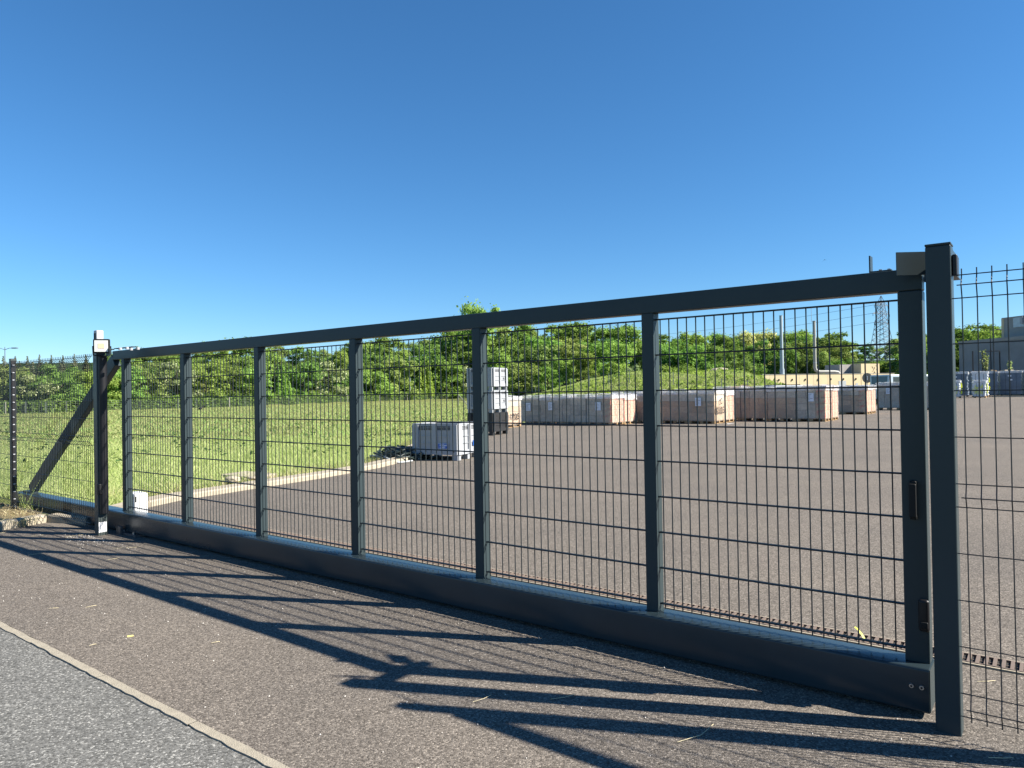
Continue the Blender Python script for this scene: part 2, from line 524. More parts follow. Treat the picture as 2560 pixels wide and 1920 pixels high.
# mesh infill: every rod is an object
bays = PS + [7.683]
ZT = 1.949
vw = MB().tube([(0, 0, 0.322), (0, 0, ZT + 0.003)], 0.0034, 6).mesh('vertical_wire', M_WIRE)
hcache = {}
for b in range(6):
    x0 = bays[b] + 0.073; x1 = bays[b + 1]
    ln_ = x1 - x0
    for k in range(23):
        obj('vertical_wire', vw, gate, (x0 + 0.026 + 0.0525 * k + rnd.uniform(-0.0008, 0.0008), 0.040, rnd.uniform(-0.002, 0.0)))
    for k in range(9):
        z = ZT - 0.2 * k
        for yy in (-0.007, 0.007):
            hw = MB().tube([(x0 - 0.002, 0, 0), (x1 + 0.002, 0, 0)], 0.0043, 6).mesh('horizontal_wire', M_WIRE) if (b, 0) not in hcache else hcache[(b, 0)]
            hcache[(b, 0)] = hw
            obj('horizontal_wire', hw, gate, (0, 0.040 + yy, z))
# brace of the cantilever tail
br = MB()
a = Vector((-2.70, 0.04, 0.335)); c = Vector((-0.20, 0.04, 1.985))
br.beam(a, c, 0.07, 0.15)
br.build('brace', M_GATE, gate, bevel=0.006)
MB().box(-2.86, -2.55, -0.02, 0.06, 0.307, 0.325).build('brace_foot', M_GATE, gate)
# handle, lock, bolts, stop bracket
hb = MB()
hb.box(7.716, 7.746, -0.040, -0.022, 0.962, 1.112)
hb.box(7.716, 7.746, -0.024, -0.002, 0.950, 0.972)
hb.box(7.716, 7.746, -0.024, -0.002, 1.102, 1.124)
hb.build('handle', M_BLKPL, gate, bevel=0.005)
lk = MB().box(7.742, 7.786, -0.030, -0.002, 0.452, 0.596).build('lock', M_BLACK, gate, bevel=0.012)
MB().box(7.750, 7.782, -0.042, -0.030, 0.470, 0.500).build('lock_latch', M_BLKPL, lk, bevel=0.004)
for s in (7.717, 7.757):
    bo = MB().tube([(s, -0.074, 0.222), (s, -0.083, 0.222)], [0.0115, 0.009], 14).build('bolt', M_STEEL, gate, smooth=False)
    MB().tube([(s, -0.0825, 0.222), (s, -0.0855, 0.222)], 0.005, 6).build('bolt_socket', M_BLACK, bo)
sb_ = MB().box(7.566, 7.572, 0.012, 0.068, 2.085, 2.166).box(7.566, 7.66, 0.012, 0.068, 2.086, 2.092)
sb_.build('stop_bracket', M_GATE, gate)
for s in (7.61, 7.645):
    MB().tube([(s, 0.04, 2.091), (s, 0.04, 2.100)], 0.008, 6).build('bracket_screw', M_STEEL, gate)

# ------------------------------------------------------------------ receiving posts on the right
def box_post(t, name, s0, s1, y0, y1, z1, m):
    p = MB().box(s0, s1, y0, y1, -0.05, z1 - 0.006).build(name, m, t, bevel=0.008, seg=3)
    MB().box(s0 - 0.001, s1 + 0.001, y0 - 0.001, y1 + 0.001, z1 - 0.006, z1 + 0.004).build('post_cap', m, t, bevel=0.003)
    return p
rp = thing('gate_post', 'tall dark grey receiving post with a steel catch at the right end of the gate', 'gate post', P1, YAW)
box_post(rp, 'post', 7.793, 7.893, 0.030, 0.130, 2.186, M_GATE)
# flared catch plates at the top and the plate joining the two posts
ct = MB()
def slab(m_, p0, p1, z0, z1, th):
    a = Vector((p0[0], p0[1], 0)); b = Vector((p1[0], p1[1], 0))
    d = (b - a).normalized(); n_ = Vector((-d.y, d.x, 0)) * th
    m_.add([a + Vector((0, 0, z0)), b + Vector((0, 0, z0)), b + n_ + Vector((0, 0, z0)), a + n_ + Vector((0, 0, z0)), a + Vector((0, 0, z1)), b + Vector((0, 0, z1)), b + n_ + Vector((0, 0, z1)), a + n_ + Vector((0, 0, z1))],
           [(0, 3, 2, 1), (4, 5, 6, 7), (0, 1, 5, 4), (1, 2, 6, 5), (2, 3, 7, 6), (3, 0, 4, 7)])
slab(ct, (7.672, 0.075), (7.800, 0.165), 2.070, 2.178, 0.006)
slab(ct, (7.672, 0.46), (7.800, 0.40), 2.070, 2.178, 0.006)
ct.box(7.801, 7.890, 0.131, 0.47, 2.070, 2.076)
ct.box(7.880, 7.886, 0.131, 0.47, 2.077, 2.178)
ct.build('catch', M_GATE, rp)
MB().box(7.894, 7.915, 0.045, 0.10, 2.04, 2.135).build('catch_buffer', M_BLACK, rp, bevel=0.006)

# ------------------------------------------------------------------ guide post on the left
lpst = thing('guide_post', 'grey guide post with black rubber safety edge at the left end of the gate', 'gate post', P1, YAW)
box_post(lpst, 'post', -0.470, -0.372, -0.100, 0.0, 2.150, M_POSTG)
rubber = [(0.045 * math.cos(R(a)) , 0.045 * math.sin(R(a))) for a in range(-90, 91, 15)]
rm = MB()
n = len(rubber)
vs = [(-0.352 + x * 0.9, -0.043 + y, 0.25) for x, y in rubber] + [(-0.352 + x * 0.9, -0.043 + y, 2.03) for x, y in rubber]
rm.add(vs, [(i, (i + 1) % n, (i + 1) % n + n, i + n) for i in range(n)] + [tuple(reversed(range(n))), tuple(range(n, 2 * n))])
rm.build('safety_edge', M_BLACK, lpst)
MB().box(-0.372, -0.352, -0.086, 0.002, 0.245, 2.035).build('edge_rail', M_GATE, lpst)
pc = MB().box(-0.372, -0.322, -0.112, -0.060, 0.470, 0.588).build('photocell', M_BLKPL, lpst, bevel=0.008)
MB().box(-0.3225, -0.3195, -0.104, -0.070, 0.480, 0.515).build('photocell_lens', M_BLACK, pc)
MB().box(-0.3725, -0.3690, -0.096, -0.012, 0.035, 0.150).build('notice_plate', M_WHITE, lpst)
gb = MB().box(-0.47, -0.20, -0.06, 0.02, 2.10, 2.112).box(-0.20, 0.24, 0.015, 0.065, 2.110, 2.118)
gb.box(-0.25, -0.15, -0.05, -0.042, 2.03, 2.12)
gb.build('guide_bracket', M_GATE, lpst)
for s in (0.03, 0.19):
    MB().tube([(s, -0.018, 2.086), (s, -0.018, 2.112)], 0.018, 10).build('guide_roller', M_LGREY, lpst)
    MB().tube([(s, 0.098, 2.086), (s, 0.098, 2.112)], 0.018, 10).build('guide_roller', M_LGREY, lpst)

# floodlight hung at the top of the guide post
FN = (G * 0.80 + N * 0.60)
fl = thing('floodlight', 'small square floodlight with white face fixed at the top of the guide post', 'floodlight', L(-0.235, 0.105, 2.14), math.atan2(FN.y, FN.x))
# local +x is the light's facing direction
MB().box(-0.035, 0.0, -0.085, 0.085, -0.080, 0.080).build('housing', M_BLKPL, fl, bevel=0.012)
for yy in (-0.06, -0.03, 0.0, 0.03, 0.06):
    MB().box(-0.050, -0.034, yy - 0.003, yy + 0.003, -0.06, 0.06).build('cooling_fin', M_BLKPL, fl)
MB().box(0.0, 0.002, -0.068, 0.068, -0.063, 0.063).build('reflector', M_GLASSL, fl)
MB().box(0.0022, 0.0045, -0.032, 0.032, -0.026, 0.030).build('led', M_LED, fl)
fb = MB().tube([(-0.02, -0.090, 0.0), (-0.03, -0.09, -0.10), (-0.05, 0.0, -0.115), (-0.03, 0.09, -0.10), (-0.02, 0.090, 0.0)], 0.007, 6)
fb.build('yoke', M_BLKPL, fl)
cab = []
for k in range(13):
    t_ = k / 12
    cab.append(L(-0.372 + 0.012 + 0.05 * math.sin(PI * t_), 0.085 - 0.07 * t_, 1.985 - 0.07 * math.sin(PI * t_) + 0.02))
inv = Matrix.Translation(fl.location) @ Matrix.Rotation(fl.rotation_euler.z, 4, 'Z')
cab = [inv.inverted() @ p for p in cab]
MB().tube(cab, 0.004, 6).build('cable', M_BLACK, fl)
# small radio box on top
an = thing('antenna_box', 'small light grey radio box standing on top of the guide post', 'antenna', L(-0.405, 0.06, 2.154), YAW)
MB().box(-0.028, 0.028, -0.028, 0.028, 0.0, 0.05).build('stem', M_BLKPL, an)
MB().box(-0.040, 0.040, -0.040, 0.040, 0.045, 0.175).build('case', M_LGREY, an, bevel=0.012, seg=3)
MB().box(-0.026, 0.022, -0.0425, -0.0395, 0.070, 0.140).build('case_window', M_BLKPL, an)

# gate motor behind the beam
mo = thing('gate_motor', 'white gate drive motor box standing behind the bottom beam', 'motor', L(-0.75, -0.47, -0.03), YAW)
MB().box(-0.24, 0.0, 0.0, 0.17, 0.08, 0.405).build('housing', M_WHITE, mo, bevel=0.02, seg=3)
MB().box(-0.25, 0.01, -0.01, 0.18, -0.02, 0.08).build('base_plate', M_GALV, mo)
MB().box(-0.22, -0.02, -0.0035, 0.0, 0.335, 0.365).build('vent', M_BLKPL, mo)
MB().box(-0.0005, 0.003, 0.012, 0.026, 0.30, 0.37).build('key_cover', M_BLKPL, mo)
# roller carriage on the ground under the beam
ca = thing('roller_carriage', 'steel roller carriage under the gate beam beside the guide post', 'carriage', L(-0.02, 0, 0), YAW)
M_CARR = mat('dark_steel', (0.10, 0.10, 0.105), 0.5, metal=0.6, var=0.2, vscale=20)
MB().box(-0.32, 0.10, 0.10, 0.33, -0.02, 0.020).build('base_plate', M_CARR, ca)
for x_ in (-0.22, 0.02):
    for y_ in (0.118,):
        MB().tube([(x_, y_, 0.018), (x_, y_, 0.045)], 0.012, 6).build('anchor_bolt', M_STEEL, ca)
MB().box(-0.30, -0.20, 0.07, 0.10, 0.0, 0.09).build('end_stop', M_CARR, ca)

# ------------------------------------------------------------------ mesh fences with V folds
FOLDS = [(2.038, 1.990, 1.936), (1.116, 1.060, 1.014), (0.194, 0.136, 0.093)]
ZH = [2.038, 1.990, 1.936, 1.735, 1.528, 1.323, 1.116, 1.060, 1.014, 0.809, 0.603, 0.399, 0.194, 0.136, 0.093]
def vprofile(r=0.0025, n=5):
    pts = [(0, 0, 2.066)]
    for a, b, c in FOLDS:
        pts += [(0, 0, a), (0, -0.034, b), (0, 0, c)]
    pts[-1] = (0, 0, 0.093)
    pts.append((0, 0, 0.07))
    return MB().tube(pts, r, n).mesh('vertical_wire', M_WIRE)
VW = vprofile(0.0026)
VWT = vprofile(0.0032)
def mesh_fence(label, s0, s1, d, first, pitch=0.0545, wire_end=None):
    t = thing('mesh_fence', label, 'fence', L(0, d, 0), YAW)
    s = first
    while s < s1 - 0.01:
        obj('vertical_wire', VWT if first < 0 else VW, t, (s + rnd.uniform(-0.001, 0.001), 0, 0))
        s += pitch
    for z in ZH:
        mid = any(abs(z - f[1]) < 1e-4 for f in FOLDS)
        st_ = s0 + (0.022 if mid else 0.0)
        MB().tube([(st_, -0.036 if mid else -0.003, z), (s1, -0.036 if mid else -0.003, z)], 0.0032 if first < 0 else 0.0026, 5).build('horizontal_wire', M_WIRE, t)
    return t
def fence_post(label, s, d, h, w=0.06):
    t = thing('fence_post', label, 'fence post', L(0, d, 0), YAW)
    MB().box(s, s + w, -0.03, 0.03, -0.05, h).build('post', M_POSTG, t, bevel=0.004)
    MB().box(s - 0.001, s + w + 0.001, -0.031, 0.031, h, h + 0.008).build('post_cap', M_BLKPL, t)
    MB().box(s + w, s + w + 0.012, -0.026, 0.026, 0.02, h - 0.02).build('notched_rail', M_BLACK, t)
    ck = MB().box(s + w + 0.0125, s + w + 0.018, -0.018, 0.010, -0.006, 0.006).mesh('sunlit_wire_end', M_LGREY)  # light grey paints the sunlight on the wire ends in the notches
    z = 0.12
    while z < h - 0.05:
        obj('sunlit_wire_end', ck, t, (0, 0, z))
        z += 0.1
    return t
mesh_fence('welded mesh fence panel between the fence post and the guide post', -2.885, -0.475, 0.10, -2.86, 0.050)
fence_post('grey fence post with notched black rail at the left edge', -2.975, 0.10, 2.10)
mesh_fence('welded mesh fence panel cut off by the left edge of the photo', -5.45, -2.98, 0.10, -5.42, 0.050)
fence_post('grey fence post beyond the left edge', -5.54, 0.10, 2.10)
mesh_fence('narrow welded mesh fence panel right of the tall gate post', 7.893, 8.223, -0.035, 7.932, 0.0550)
fence_post('grey fence post just beyond the right edge', 8.225, -0.035, 2.17, 0.075)
# side gate beyond the frame, whose shadow crosses the drive
sg = thing('side_gate', 'framed mesh side gate right of the drive', 'gate', L(0, -0.035, 0), YAW)
MB().box(8.34, 10.9, -0.03, 0.03, 1.94, 2.02).build('top_rail', M_GATE, sg)
MB().box(8.34, 10.9, -0.03, 0.03, 0.10, 0.16).build('bottom_rail', M_GATE, sg)
MB().box(8.34, 8.40, -0.029, 0.029, 0.16, 1.94).build('stile', M_GATE, sg)
MB().box(10.84, 10.9, -0.029, 0.029, 0.16, 1.94).build('stile', M_GATE, sg)
vw2 = MB().tube([(0, 0, 0.15), (0, 0, 1.95)], 0.003, 5).mesh('vertical_wire', M_WIRE)
for k in range(44):
    obj('vertical_wire', vw2, sg, (8.43 + 0.053 * k, 0, 0))
for k in range(9):
    MB().tube([(8.38, 0.006, 0.28 + 0.2 * k), (10.86, 0.006, 0.28 + 0.2 * k)], 0.004, 5).build('horizontal_wire', M_WIRE, sg)

# ------------------------------------------------------------------ channel drain behind the gate
dr = thing('channel_drain', 'slotted iron channel drain across the yard behind the gate', 'drain', L(0, 0, 0), YAW)
M_IRON = mat('cast_iron', (0.16, 0.14, 0.12), 0.7, col2=(0.17, 0.115, 0.085), vscale=1.2, metal=0.2, detail=6)
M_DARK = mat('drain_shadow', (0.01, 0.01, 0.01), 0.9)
MB().box(0.5, 9.6, 1.015, 1.165, 0.001, 0.003).build('channel', M_DARK, dr)  # flat dark sheet, paints the shade down inside the drain
MB().box(0.5, 9.6, 0.998, 1.014, -0.02, 0.010).build('frame_bar', M_CONC, dr)
MB().box(0.5, 9.6, 1.166, 1.182, -0.02, 0.010).build('frame_bar', M_CONC, dr)
gbm = MB().box(0, 0.017, 1.014, 1.166, 0.003, 0.014).box(0.017, 0.040, 1.014, 1.024, 0.003, 0.013).box(0.017, 0.040, 1.086, 1.092, 0.003, 0.006).box(0.017, 0.040, 1.156, 1.166, 0.003, 0.013).mesh('grate_bar', M_IRON)
for k in range(227):
    obj('grate_bar', gbm, dr, (0.51 + 0.04 * k, 0, rnd.uniform(-0.0008, 0.0008)))


# ------------------------------------------------------------------ plastic pallet boxes
M_BIN = mat('grey_bin_plastic', (0.30, 0.315, 0.335), 0.5, var=0.05, vscale=2, spec=0.4)
M_BINB = mat('black_bin_plastic', (0.02, 0.02, 0.021), 0.5, spec=0.4)
M_HOLE = mat('bin_opening', (0.012, 0.012, 0.012), 0.8)
M_BLUE = mat('blue_label', (0.012, 0.10, 0.42), 0.45)
M_PRINTW = mat('white_print', (0.78, 0.80, 0.82), 0.5)
M_PAPER = mat('paper_sheet', (0.66, 0.70, 0.78), 0.6)
M_INK = mat('black_ink', (0.012, 0.012, 0.014), 0.6)

def pallet_box(label, loc, rz, lx, ly, h, m, group=None, name='pallet_box'):
    """outer size lx by ly; local origin at the centre of the floor print"""
    t = thing(name, label, 'plastic bin', loc, rz, group)
    x, y = lx / 2, ly / 2
    leg = 0.13
    wt = 0.035
    # four walls
    for nm, bx in (('front_wall', (-x, x, -y, -y + wt)), ('rear_wall', (-x, x, y - wt, y)), ('left_wall', (-x, -x + wt, -y + wt, y - wt)), ('right_wall', (x - wt, x, -y + wt, y - wt))):
        MB().box(*bx, leg, h - 0.03).build(nm, m, t, bevel=0.008)
    MB().box(-x + wt, x - wt, -y + wt, y - wt, leg, leg + 0.03).build('floor', m, t)
    # rim: four flat bars
    rim = MB().box(-x - 0.006, x + 0.006, -y - 0.006, -y + 0.04, h - 0.029, h).box(-x - 0.006, x + 0.006, y - 0.04, y + 0.006, h - 0.029, h)
    rim.box(-x - 0.006, -x + 0.04, -y + 0.041, y - 0.041, h - 0.029, h).box(x - 0.04, x + 0.006, -y + 0.041, y - 0.041, h - 0.029, h)
    rim.build('rim', m, t)
    # feet on runners
    for sx in (-1, 0, 1):
        for sy in (-1, 0, 1):
            if sx == 0: continue
            w_, d_ = (0.075, 0.075)
            cx, cy = sx * (x - w_), sy * (y - d_)
            MB().box(cx - w_, cx + w_, cy - d_, cy + d_, 0.0, leg + 0.001).build('foot', m, t, bevel=0.006)
    # faces: corner posts and middle post proud of the panels, ribs, slots
    def face(length, place, nm):
        half = length / 2
        cols = [(-half + 0.17, -0.06), (0.06, half - 0.17)]
        for a, b in ((-half, -half + 0.17), (-0.06, 0.06), (half - 0.17, half)):
            place(MB(), a, b, leg, h - 0.03, 0.0, 0.034).build('stile', m, t, bevel=0.004)
        for a, b in cols:
            place(MB(), a, b, h - 0.30, h - 0.285, 0.0, 0.020).build('rib', m, t)
            place(MB(), a, b, h - 0.46, h - 0.445, 0.0, 0.020).build('rib', m, t)
            place(MB(), a, b, leg, leg + 0.10, 0.0, 0.030).build('skirt', m, t)
            for r_ in range(3):
                z = h - 0.075 - 0.032 * r_
                n = 3
                for c_ in range(n):
                    w_ = (b - a) / n
                    place(MB(), a + c_ * w_ + 0.008, a + (c_ + 1) * w_ - 0.008, z - 0.010, z + 0.010, 0.0, 0.003).build('vent_slot', M_HOLE, t)  # near-black plate paints the shade inside the opening
    face(lx, lambda mb, a, b, z0, z1, o0, o1: mb.box(a, b, -y - o1, -y - o0, z0, z1), 'front')
    face(ly, lambda mb, a, b, z0, z1, o0, o1: mb.box(x + o0, x + o1, a, b, z0, z1), 'side')
    return t
def text(body, size, m, parent, loc, rot, name='lettering', bold=0.0):
    cu = bpy.data.curves.new(name, 'FONT')
    cu.body = body
    cu.size = size
    cu.align_x = 'CENTER'
    cu.align_y = 'CENTER'
    cu.extrude = 0.0006
    cu.offset = bold
    tmp = bpy.data.objects.new(name, cu)
    COL.objects.link(tmp)
    dg = bpy.context.evaluated_depsgraph_get()
    me = bpy.data.meshes.new_from_object(tmp.evaluated_get(dg))
    bpy.data.objects.remove(tmp)
    me.materials.clear()
    me.materials.append(m)
    o = obj(name, me, parent, loc)
    o.rotation_euler = rot
    return o

BA = math.atan2(-0.43, 0.90)
BU = Vector((math.cos(BA), math.sin(BA), 0)); BV = Vector((-math.sin(BA), math.cos(BA), 0))
corner = Vector((-1.25, 16.05, 0))
b1 = pallet_box('grey plastic pallet box with blue labels standing alone on the yard beside the dark heap', corner - BU * 0.60 + BV * 0.53, BA, 1.2, 1.06, 0.84, M_BIN)
pl = MB().box(0.10, 0.36, -0.556, -0.551, 0.27, 0.385).build('label', M_BLUE, b1)
MB().box(0.095, 0.365, -0.5505, -0.5495, 0.265, 0.39).build('label_border', M_PRINTW, pl)
text('10 0264', 0.058, M_PRINTW, pl, (0.23, -0.5575, 0.345), (PI / 2, 0, 0), bold=0.001)
MB().box(0.17, 0.29, -0.5580, -0.5562, 0.302, 0.312).build('text_line', M_PRINTW, pl)
MB().box(0.14, 0.27, -0.5580, -0.5562, 0.281, 0.290).build('text_line', M_PRINTW, pl)
p2 = MB().box(0.624, 0.628, -0.16 + 0.30, 0.0 + 0.30, 0.30, 0.42).build('label', M_BLUE, b1)
MB().box(0.6282, 0.6295, 0.18, 0.26, 0.34, 0.38).build('text_line', M_PRINTW, p2)
for zz in (0.5,):
    MB().box(0.602, 0.6045, -0.36, -0.30, 0.50, 0.66).build('paper_slip', M_PAPER, b1)
# bolts at the lower corners
for xx in (-0.50, 0.52):
    MB().tube([(xx, -0.563, 0.20), (xx, -0.5670, 0.20)], 0.011, 8).build('plug', M_HOLE, b1)

sc = Vector((-0.70, 24.96, 0))
base = sc - BU * 0.50 + BV * 0.60
pallet_box('black plastic pallet box at the bottom of the tall stack', base, BA, 1.0, 1.2, 0.80, M_BINB)
pallet_box('grey plastic pallet box in the middle of the tall stack', base + Vector((0, 0, 0.80)), BA, 1.0, 1.2, 0.80, M_BIN)
tb = pallet_box('topmost grey plastic pallet box of the tall stack', base + Vector((0, 0, 1.60)), BA, 1.0, 1.2, 0.80, M_BIN)
text('FR', 0.13, M_INK, tb, (0.506, 0.32, 0.40), (PI / 2, 0, PI / 2))
text('FR', 0.13, M_INK, [o for o in COL.objects if o.get('label', '').startswith('grey plastic pallet box in the middle')][0], (0.506, 0.32, 0.40), (PI / 2, 0, PI / 2))

# ------------------------------------------------------------------ dark hose heap and pale hoses beside the box
M_HOSE = mat('dark_hose', (0.012, 0.022, 0.020), 0.5, var=0.3, vscale=8)
M_PALE = mat('pale_hose', (0.33, 0.35, 0.36), 0.6, var=0.1)
heap = MB()
r3 = random.Random(5)
for k in range(26):
    cx, cy = -2.62 + r3.gauss(0, 0.14), 16.75 + r3.gauss(0, 0.16)
    rx, ry = r3.uniform(0.20, 0.52), r3.uniform(0.20, 0.45)
    z0 = 0.02 + 0.34 * r3.random() ** 1.4 * (1 - min(1, rx / 0.7))
    ph = r3.uniform(0, 6)
    pts = [(cx + rx * math.cos(a + ph), cy + ry * math.sin(a + ph), max(0.02, z0 + 0.07 * math.sin(2 * a + ph) + 0.02)) for a in [2 * PI * j / 22 for j in range(23)]]
    heap.tube(pts, 0.020, 6)
dome = []
n1, n2 = 7, 16
for i in range(n1):
    for j in range(n2):
        a = 2 * PI * j / n2; t_ = i / (n1 - 1)
        rr = 0.52 * t_ * (1 + 0.12 * math.sin(3 * a) + 0.08 * r3.random())
        dome.append((-2.62 + rr * math.cos(a), 16.75 + rr * 0.85 * math.sin(a), max(-0.01, 0.30 * (1 - t_ ** 1.6) + 0.03 * r3.random() - (0.02 if i == n1 - 1 else 0))))
heap.add(dome, [(i * n2 + j, i * n2 + (j + 1) % n2, (i + 1) * n2 + (j + 1) % n2, (i + 1) * n2 + j) for i in range(n1 - 1) for j in range(n2)])
tag(heap.build('hose_heap', M_HOSE, smooth=True), 'heap of dark tangled hose beside the grey plastic box', 'hose')
def curve_tube(name, label, pts, r, m):
    P = [Vector(p) for p in pts]
    out = []
    for i in range(len(P) - 1):
        p0 = P[max(0, i - 1)]; p1 = P[i]; p2 = P[i + 1]; p3 = P[min(len(P) - 1, i + 2)]
        for k in range(8):
            t_ = k / 8
            out.append(0.5 * ((2 * p1) + (p2 - p0) * t_ + (2 * p0 - 5 * p1 + 4 * p2 - p3) * t_ ** 2 + (3 * p1 - p0 - 3 * p2 + p3) * t_ ** 3))
    out.append(P[-1])
    return tag(MB().tube(out, r, 7).build(name, m, smooth=True), label, 'hose')
curve_tube('hose', 'pale hose curving along the kerb to the foot of the grey box', [(-3.34, 16.60, 0.10), (-3.1, 16.45, 0.11), (-2.9, 16.1, 0.10), (-2.62, 15.72, 0.03), (-2.45, 15.78, 0.022), (-2.28, 16.05, 0.022)], 0.022, M_PALE)
curve_tube('hose', 'straight pale pipe end lying on top of the dark hose heap', [(-3.05, 17.2, 0.16), (-2.85, 16.75, 0.15), (-2.66, 16.35, 0.10), (-2.52, 16.25, 0.05)], 0.022, M_PALE)
curve_tube('hose', 'thin dark hose end crossing the kerb left of the heap', [(-3.5, 16.9, 0.03), (-3.3, 16.7, 0.06), (-3.0, 16.0, 0.11), (-2.86, 15.7, 0.03)], 0.014, M_HOSE)

# concrete cover and stones in the verge
slb = tag(MB().box(-0.42, 0.42, -0.30, 0.30, -0.05, 0.045).build('concrete_slab', M_CONC, bevel=0.01), 'flat concrete slab lying in the grass beside the kerb', 'slab')
slb.location = (-5.0, 13.45, 0.03); slb.rotation_euler = (0, 0.02, -0.5)
def rock(name, label, loc, s, seed, m, cat='stone'):
    bm = bmesh.new()
    bmesh.ops.create_icosphere(bm, subdivisions=2, radius=1.0)
    r4 = random.Random(seed)
    ph = [r4.uniform(0, 6) for _ in range(6)]
    for v in bm.verts:
        c = v.co
        f = 1 + 0.16 * math.sin(2.3 * c.x + ph[0]) + 0.14 * math.sin(2.9 * c.y + ph[1]) + 0.12 * math.sin(3.7 * c.z + ph[2]) + r4.uniform(-0.06, 0.06)
        v.co = Vector((c.x * s[0], c.y * s[1], c.z * s[2])) * f
    me = bpy.data.meshes.new(name)
    bm.to_mesh(me); bm.free()
    me.materials.append(m)
    o = obj(name, me, None, loc)
    return tag(o, label, cat)
rock('stone', 'larger pale stone on the kerb edge beside the concrete slab', (-4.98, 12.55, 0.08), (0.17, 0.10, 0.055), 1, M_CONC)
rock('stone', 'small pale stone on the kerb edge next to the larger one', (-4.66, 12.70, 0.08), (0.09, 0.07, 0.04), 2, M_CONC)

# ------------------------------------------------------------------ wrapped pallets in rows
M_WOOD = mat('pallet_wood', (0.33, 0.22, 0.115), 0.85, var=0.2, vscale=6, spec=0.2)
M_CARTON = mat('carton', (0.42, 0.30, 0.20), 0.8, var=0.12, vscale=3.0, spec=0.2)
M_CARTG = mat('grey_carton', (0.45, 0.40, 0.325), 0.8, var=0.10, vscale=3.0, spec=0.2)
for m_ in (M_CARTON, M_CARTG):
    nt_ = m_.node_tree
    pb = nt_.nodes['Principled BSDF']
    src = pb.inputs['Base Color'].links[0].from_socket
    oi_ = nt_.nodes.new('ShaderNodeObjectInfo')
    mr_ = nt_.nodes.new('ShaderNodeMapRange'); mr_.inputs[3].default_value = 0.80; mr_.inputs[4].default_value = 1.12
    hv_ = nt_.nodes.new('ShaderNodeHueSaturation')
    nt_.links.new(oi_.outputs['Random'], mr_.inputs[0]); nt_.links.new(mr_.outputs[0], hv_.inputs['Value'])
    nt_.links.new(src, hv_.inputs['Color']); nt_.links.new(hv_.outputs[0], pb.inputs['Base Color'])
M_CARTR = mat('red_printed_carton', (0.44, 0.345, 0.24), 0.8, col2=(0.50, 0.14, 0.11), vscale=2.1, spec=0.2, detail=3)
for nd in M_CARTR.node_tree.nodes:
    if nd.type == 'VALTORGB':
        nd.color_ramp.elements[0].position = 0.46
        nd.color_ramp.elements[1].position = 0.60
def film(name, alpha, tint):
    m = bpy.data.materials.new(name)
    m.use_nodes = True
    nt = m.node_tree; N_ = nt.nodes.new; K = nt.links.new
    out = nt.nodes['Material Output']
    b = nt.nodes['Principled BSDF']
    b.inputs['Base Color'].default_value = (*tint, 1)
    b.inputs['Roughness'].default_value = 0.28
    tr = N_('ShaderNodeBsdfTransparent')
    mx = N_('ShaderNodeMixShader')
    tc = N_('ShaderNodeNewGeometry')
    n = N_('ShaderNodeTexNoise'); n.inputs['Scale'].default_value = 3.2; n.inputs['Detail'].default_value = 7; n.inputs['Roughness'].default_value = 0.7; n.inputs['Distortion'].default_value = 1.2
    K(tc.outputs['Position'], n.inputs['Vector'])
    r = N_('ShaderNodeMapRange')
    r.inputs[1].default_value = 0.38; r.inputs[2].default_value = 0.72
    r.inputs[3].default_value = alpha * 0.35; r.inputs[4].default_value = min(1.0, alpha * 2.0)
    K(n.outputs['Fac'], r.inputs[0])
    K(r.outputs[0], mx.inputs[0]); K(tr.outputs[0], mx.inputs[1]); K(b.outputs[0], mx.inputs[2])
    n2 = N_('ShaderNodeTexNoise'); n2.inputs['Scale'].default_value = 9; n2.inputs['Detail'].default_value = 4; n2.inputs['Distortion'].default_value = 2.0
    K(tc.outputs['Position'], n2.inputs['Vector'])
    bp = N_('ShaderNodeBump'); bp.inputs['Strength'].default_value = 0.8; bp.inputs['Distance'].default_value = 0.05
    K(n2.outputs['Fac'], bp.inputs['Height']); K(bp.outputs[0], b.inputs['Normal'])
    K(mx.outputs[0], out.inputs['Surface'])
    return m
M_FILM = film('shrink_film', 0.18, (0.64, 0.61, 0.57))
M_FILMW = film('white_film', 0.85, (0.68, 0.69, 0.71))

